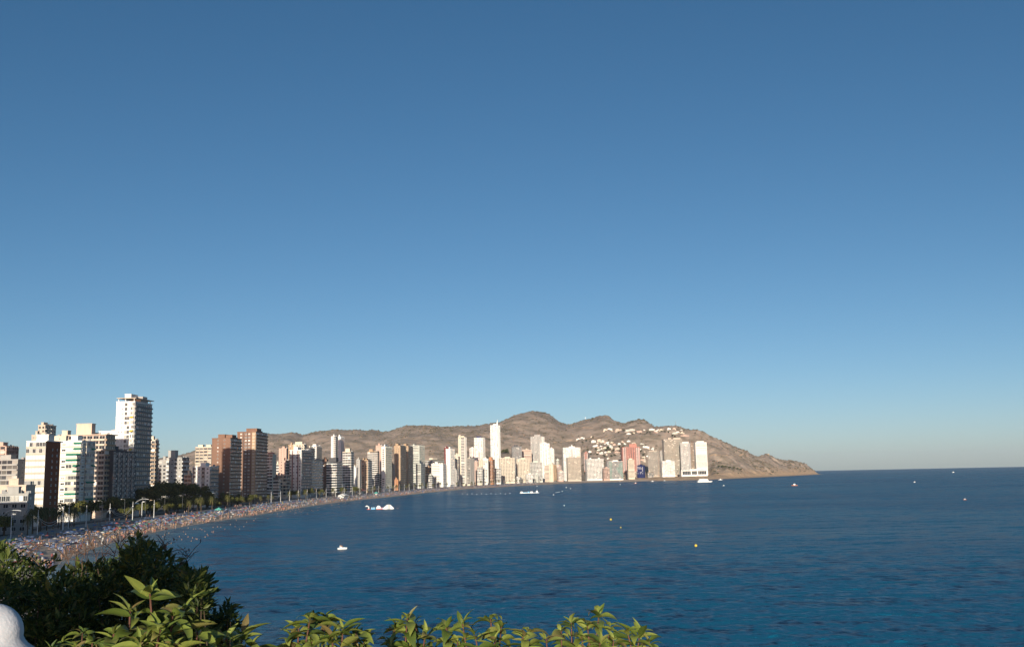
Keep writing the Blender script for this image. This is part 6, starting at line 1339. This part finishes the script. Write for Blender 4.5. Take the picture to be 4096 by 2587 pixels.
for i, ((k0, s0), (k1, s1)) in enumerate(TWIGS):
    d = 7.2 + .15 * (i % 5); root = SR[0] if k0 < -.43 else SR[1]; o = Vector(root.location)
    p0 = Vector((k0 * d, d, EYE + s0 * d)) - o; p1 = Vector((k1 * d, d + rt.uniform(-.1, .2), EYE + s1 * d)) - o; mb = MB()
    mb.tube([p0 - (p1 - p0) * .3, p0, p0.lerp(p1, .5) + Vector((rt.uniform(-.03, .03), 0, 0)), p1], [.004, .0035, .0025, .0015], 5)
    for q in range(5):
        a = p0.lerp(p1, rt.uniform(.25, 1)); b = a + Vector((rt.uniform(-.12, .12), rt.uniform(-.1, .1), rt.uniform(.02, .12))); mb.tube([a, a.lerp(b, .5) + Vector((0, 0, .01)), b], [.003, .0025, .0015], 4)
        for r_ in range(2 if i % 2 else 0): c = b + Vector((rt.uniform(-.02, .02), rt.uniform(-.02, .02), rt.uniform(-.015, .02))); mb.lathe([(.001, -.006), (.005, 0), (.001, .007)], 5, cx=0); mb.v[-15:] = [(v[0] + c.x, v[1] + c.y, v[2] + c.z) for v in mb.v[-15:]]
    mb.build('dry_twig', M_DRY, root)

# white balustrade post with its ball
M_WPAINT = mat('shade_toned_limewash', (.52, .54, .57), .85, .22, 7, bump=.10)  # white post toned down to blue-grey, its shade put into the colour
x, y, z = POST; gz = float(land_z(x, y)); e = empty('balustrade_post', (x, y, gz)); tag(e, 'white limewashed balustrade post with a rounded cap', 'balustrade')
zc = z - gz; r = .096
prof = [(.004, r)] + [(r * math.sin(t), r * math.cos(t)) for t in [math.pi * k / 22 for k in range(1, 13)]]
prof += [(.101, -.026), (.112, -.040), (.135, -.058), (.165, -.085), (.172, -.13)]
MB().lathe([(a, b + zc) for a, b in prof][::-1], 40).build('cap', M_WPAINT, e, True)
MB().box(-.19, .19, -.19, .19, zc - .20, zc - .13).box(-.15, .15, -.15, .15, -.15, zc - .20).build('pier', M_WPAINT, e)
MB().box(-2.6, -.151, -.09, .09, zc - .30, zc - .20).build('rail', M_WPAINT, e)
for q in range(9): MB().lathe([(.05, .0), (.05, .05), (.03, .10), (.055, .25), (.035, .45), (.05, zc - .35), (.05, zc - .301)], 12, cx=-.4 - q * .25).build('baluster', M_WPAINT, e, True)

# added kiosk-like block out of view behind the viewpoint, stepped to shade the shrubs
e = empty('added_shade_block', (-7.0, -6.5, 22.3)); tag(e, 'added white block with a stepped flat roof, out of view, shading the shrubs', 'kiosk')
MB().box(-6, 3.2, -2, 1.2, -.2, 2.85).build('wall', wall('white'), e); MB().box(-6.3, 3.2, -2.3, 1.5, 2.85, 3.1).build('roof', wall('cream'), e)
MB().box(3.2, 4.05, -2, 1.2, -.2, 3.6).build('wall', wall('white'), e); MB().box(3.15, 4.1, -2.3, 1.5, 3.6, 3.85).build('roof', wall('cream'), e)
MB().box(-1, 0, 1.2, 1.26, 0, 2.1).build('door', M_METAL, e); MB().box(1.0, 2.8, 1.2, 1.26, 1.0, 2.2).build('window', M_GLASS, e)
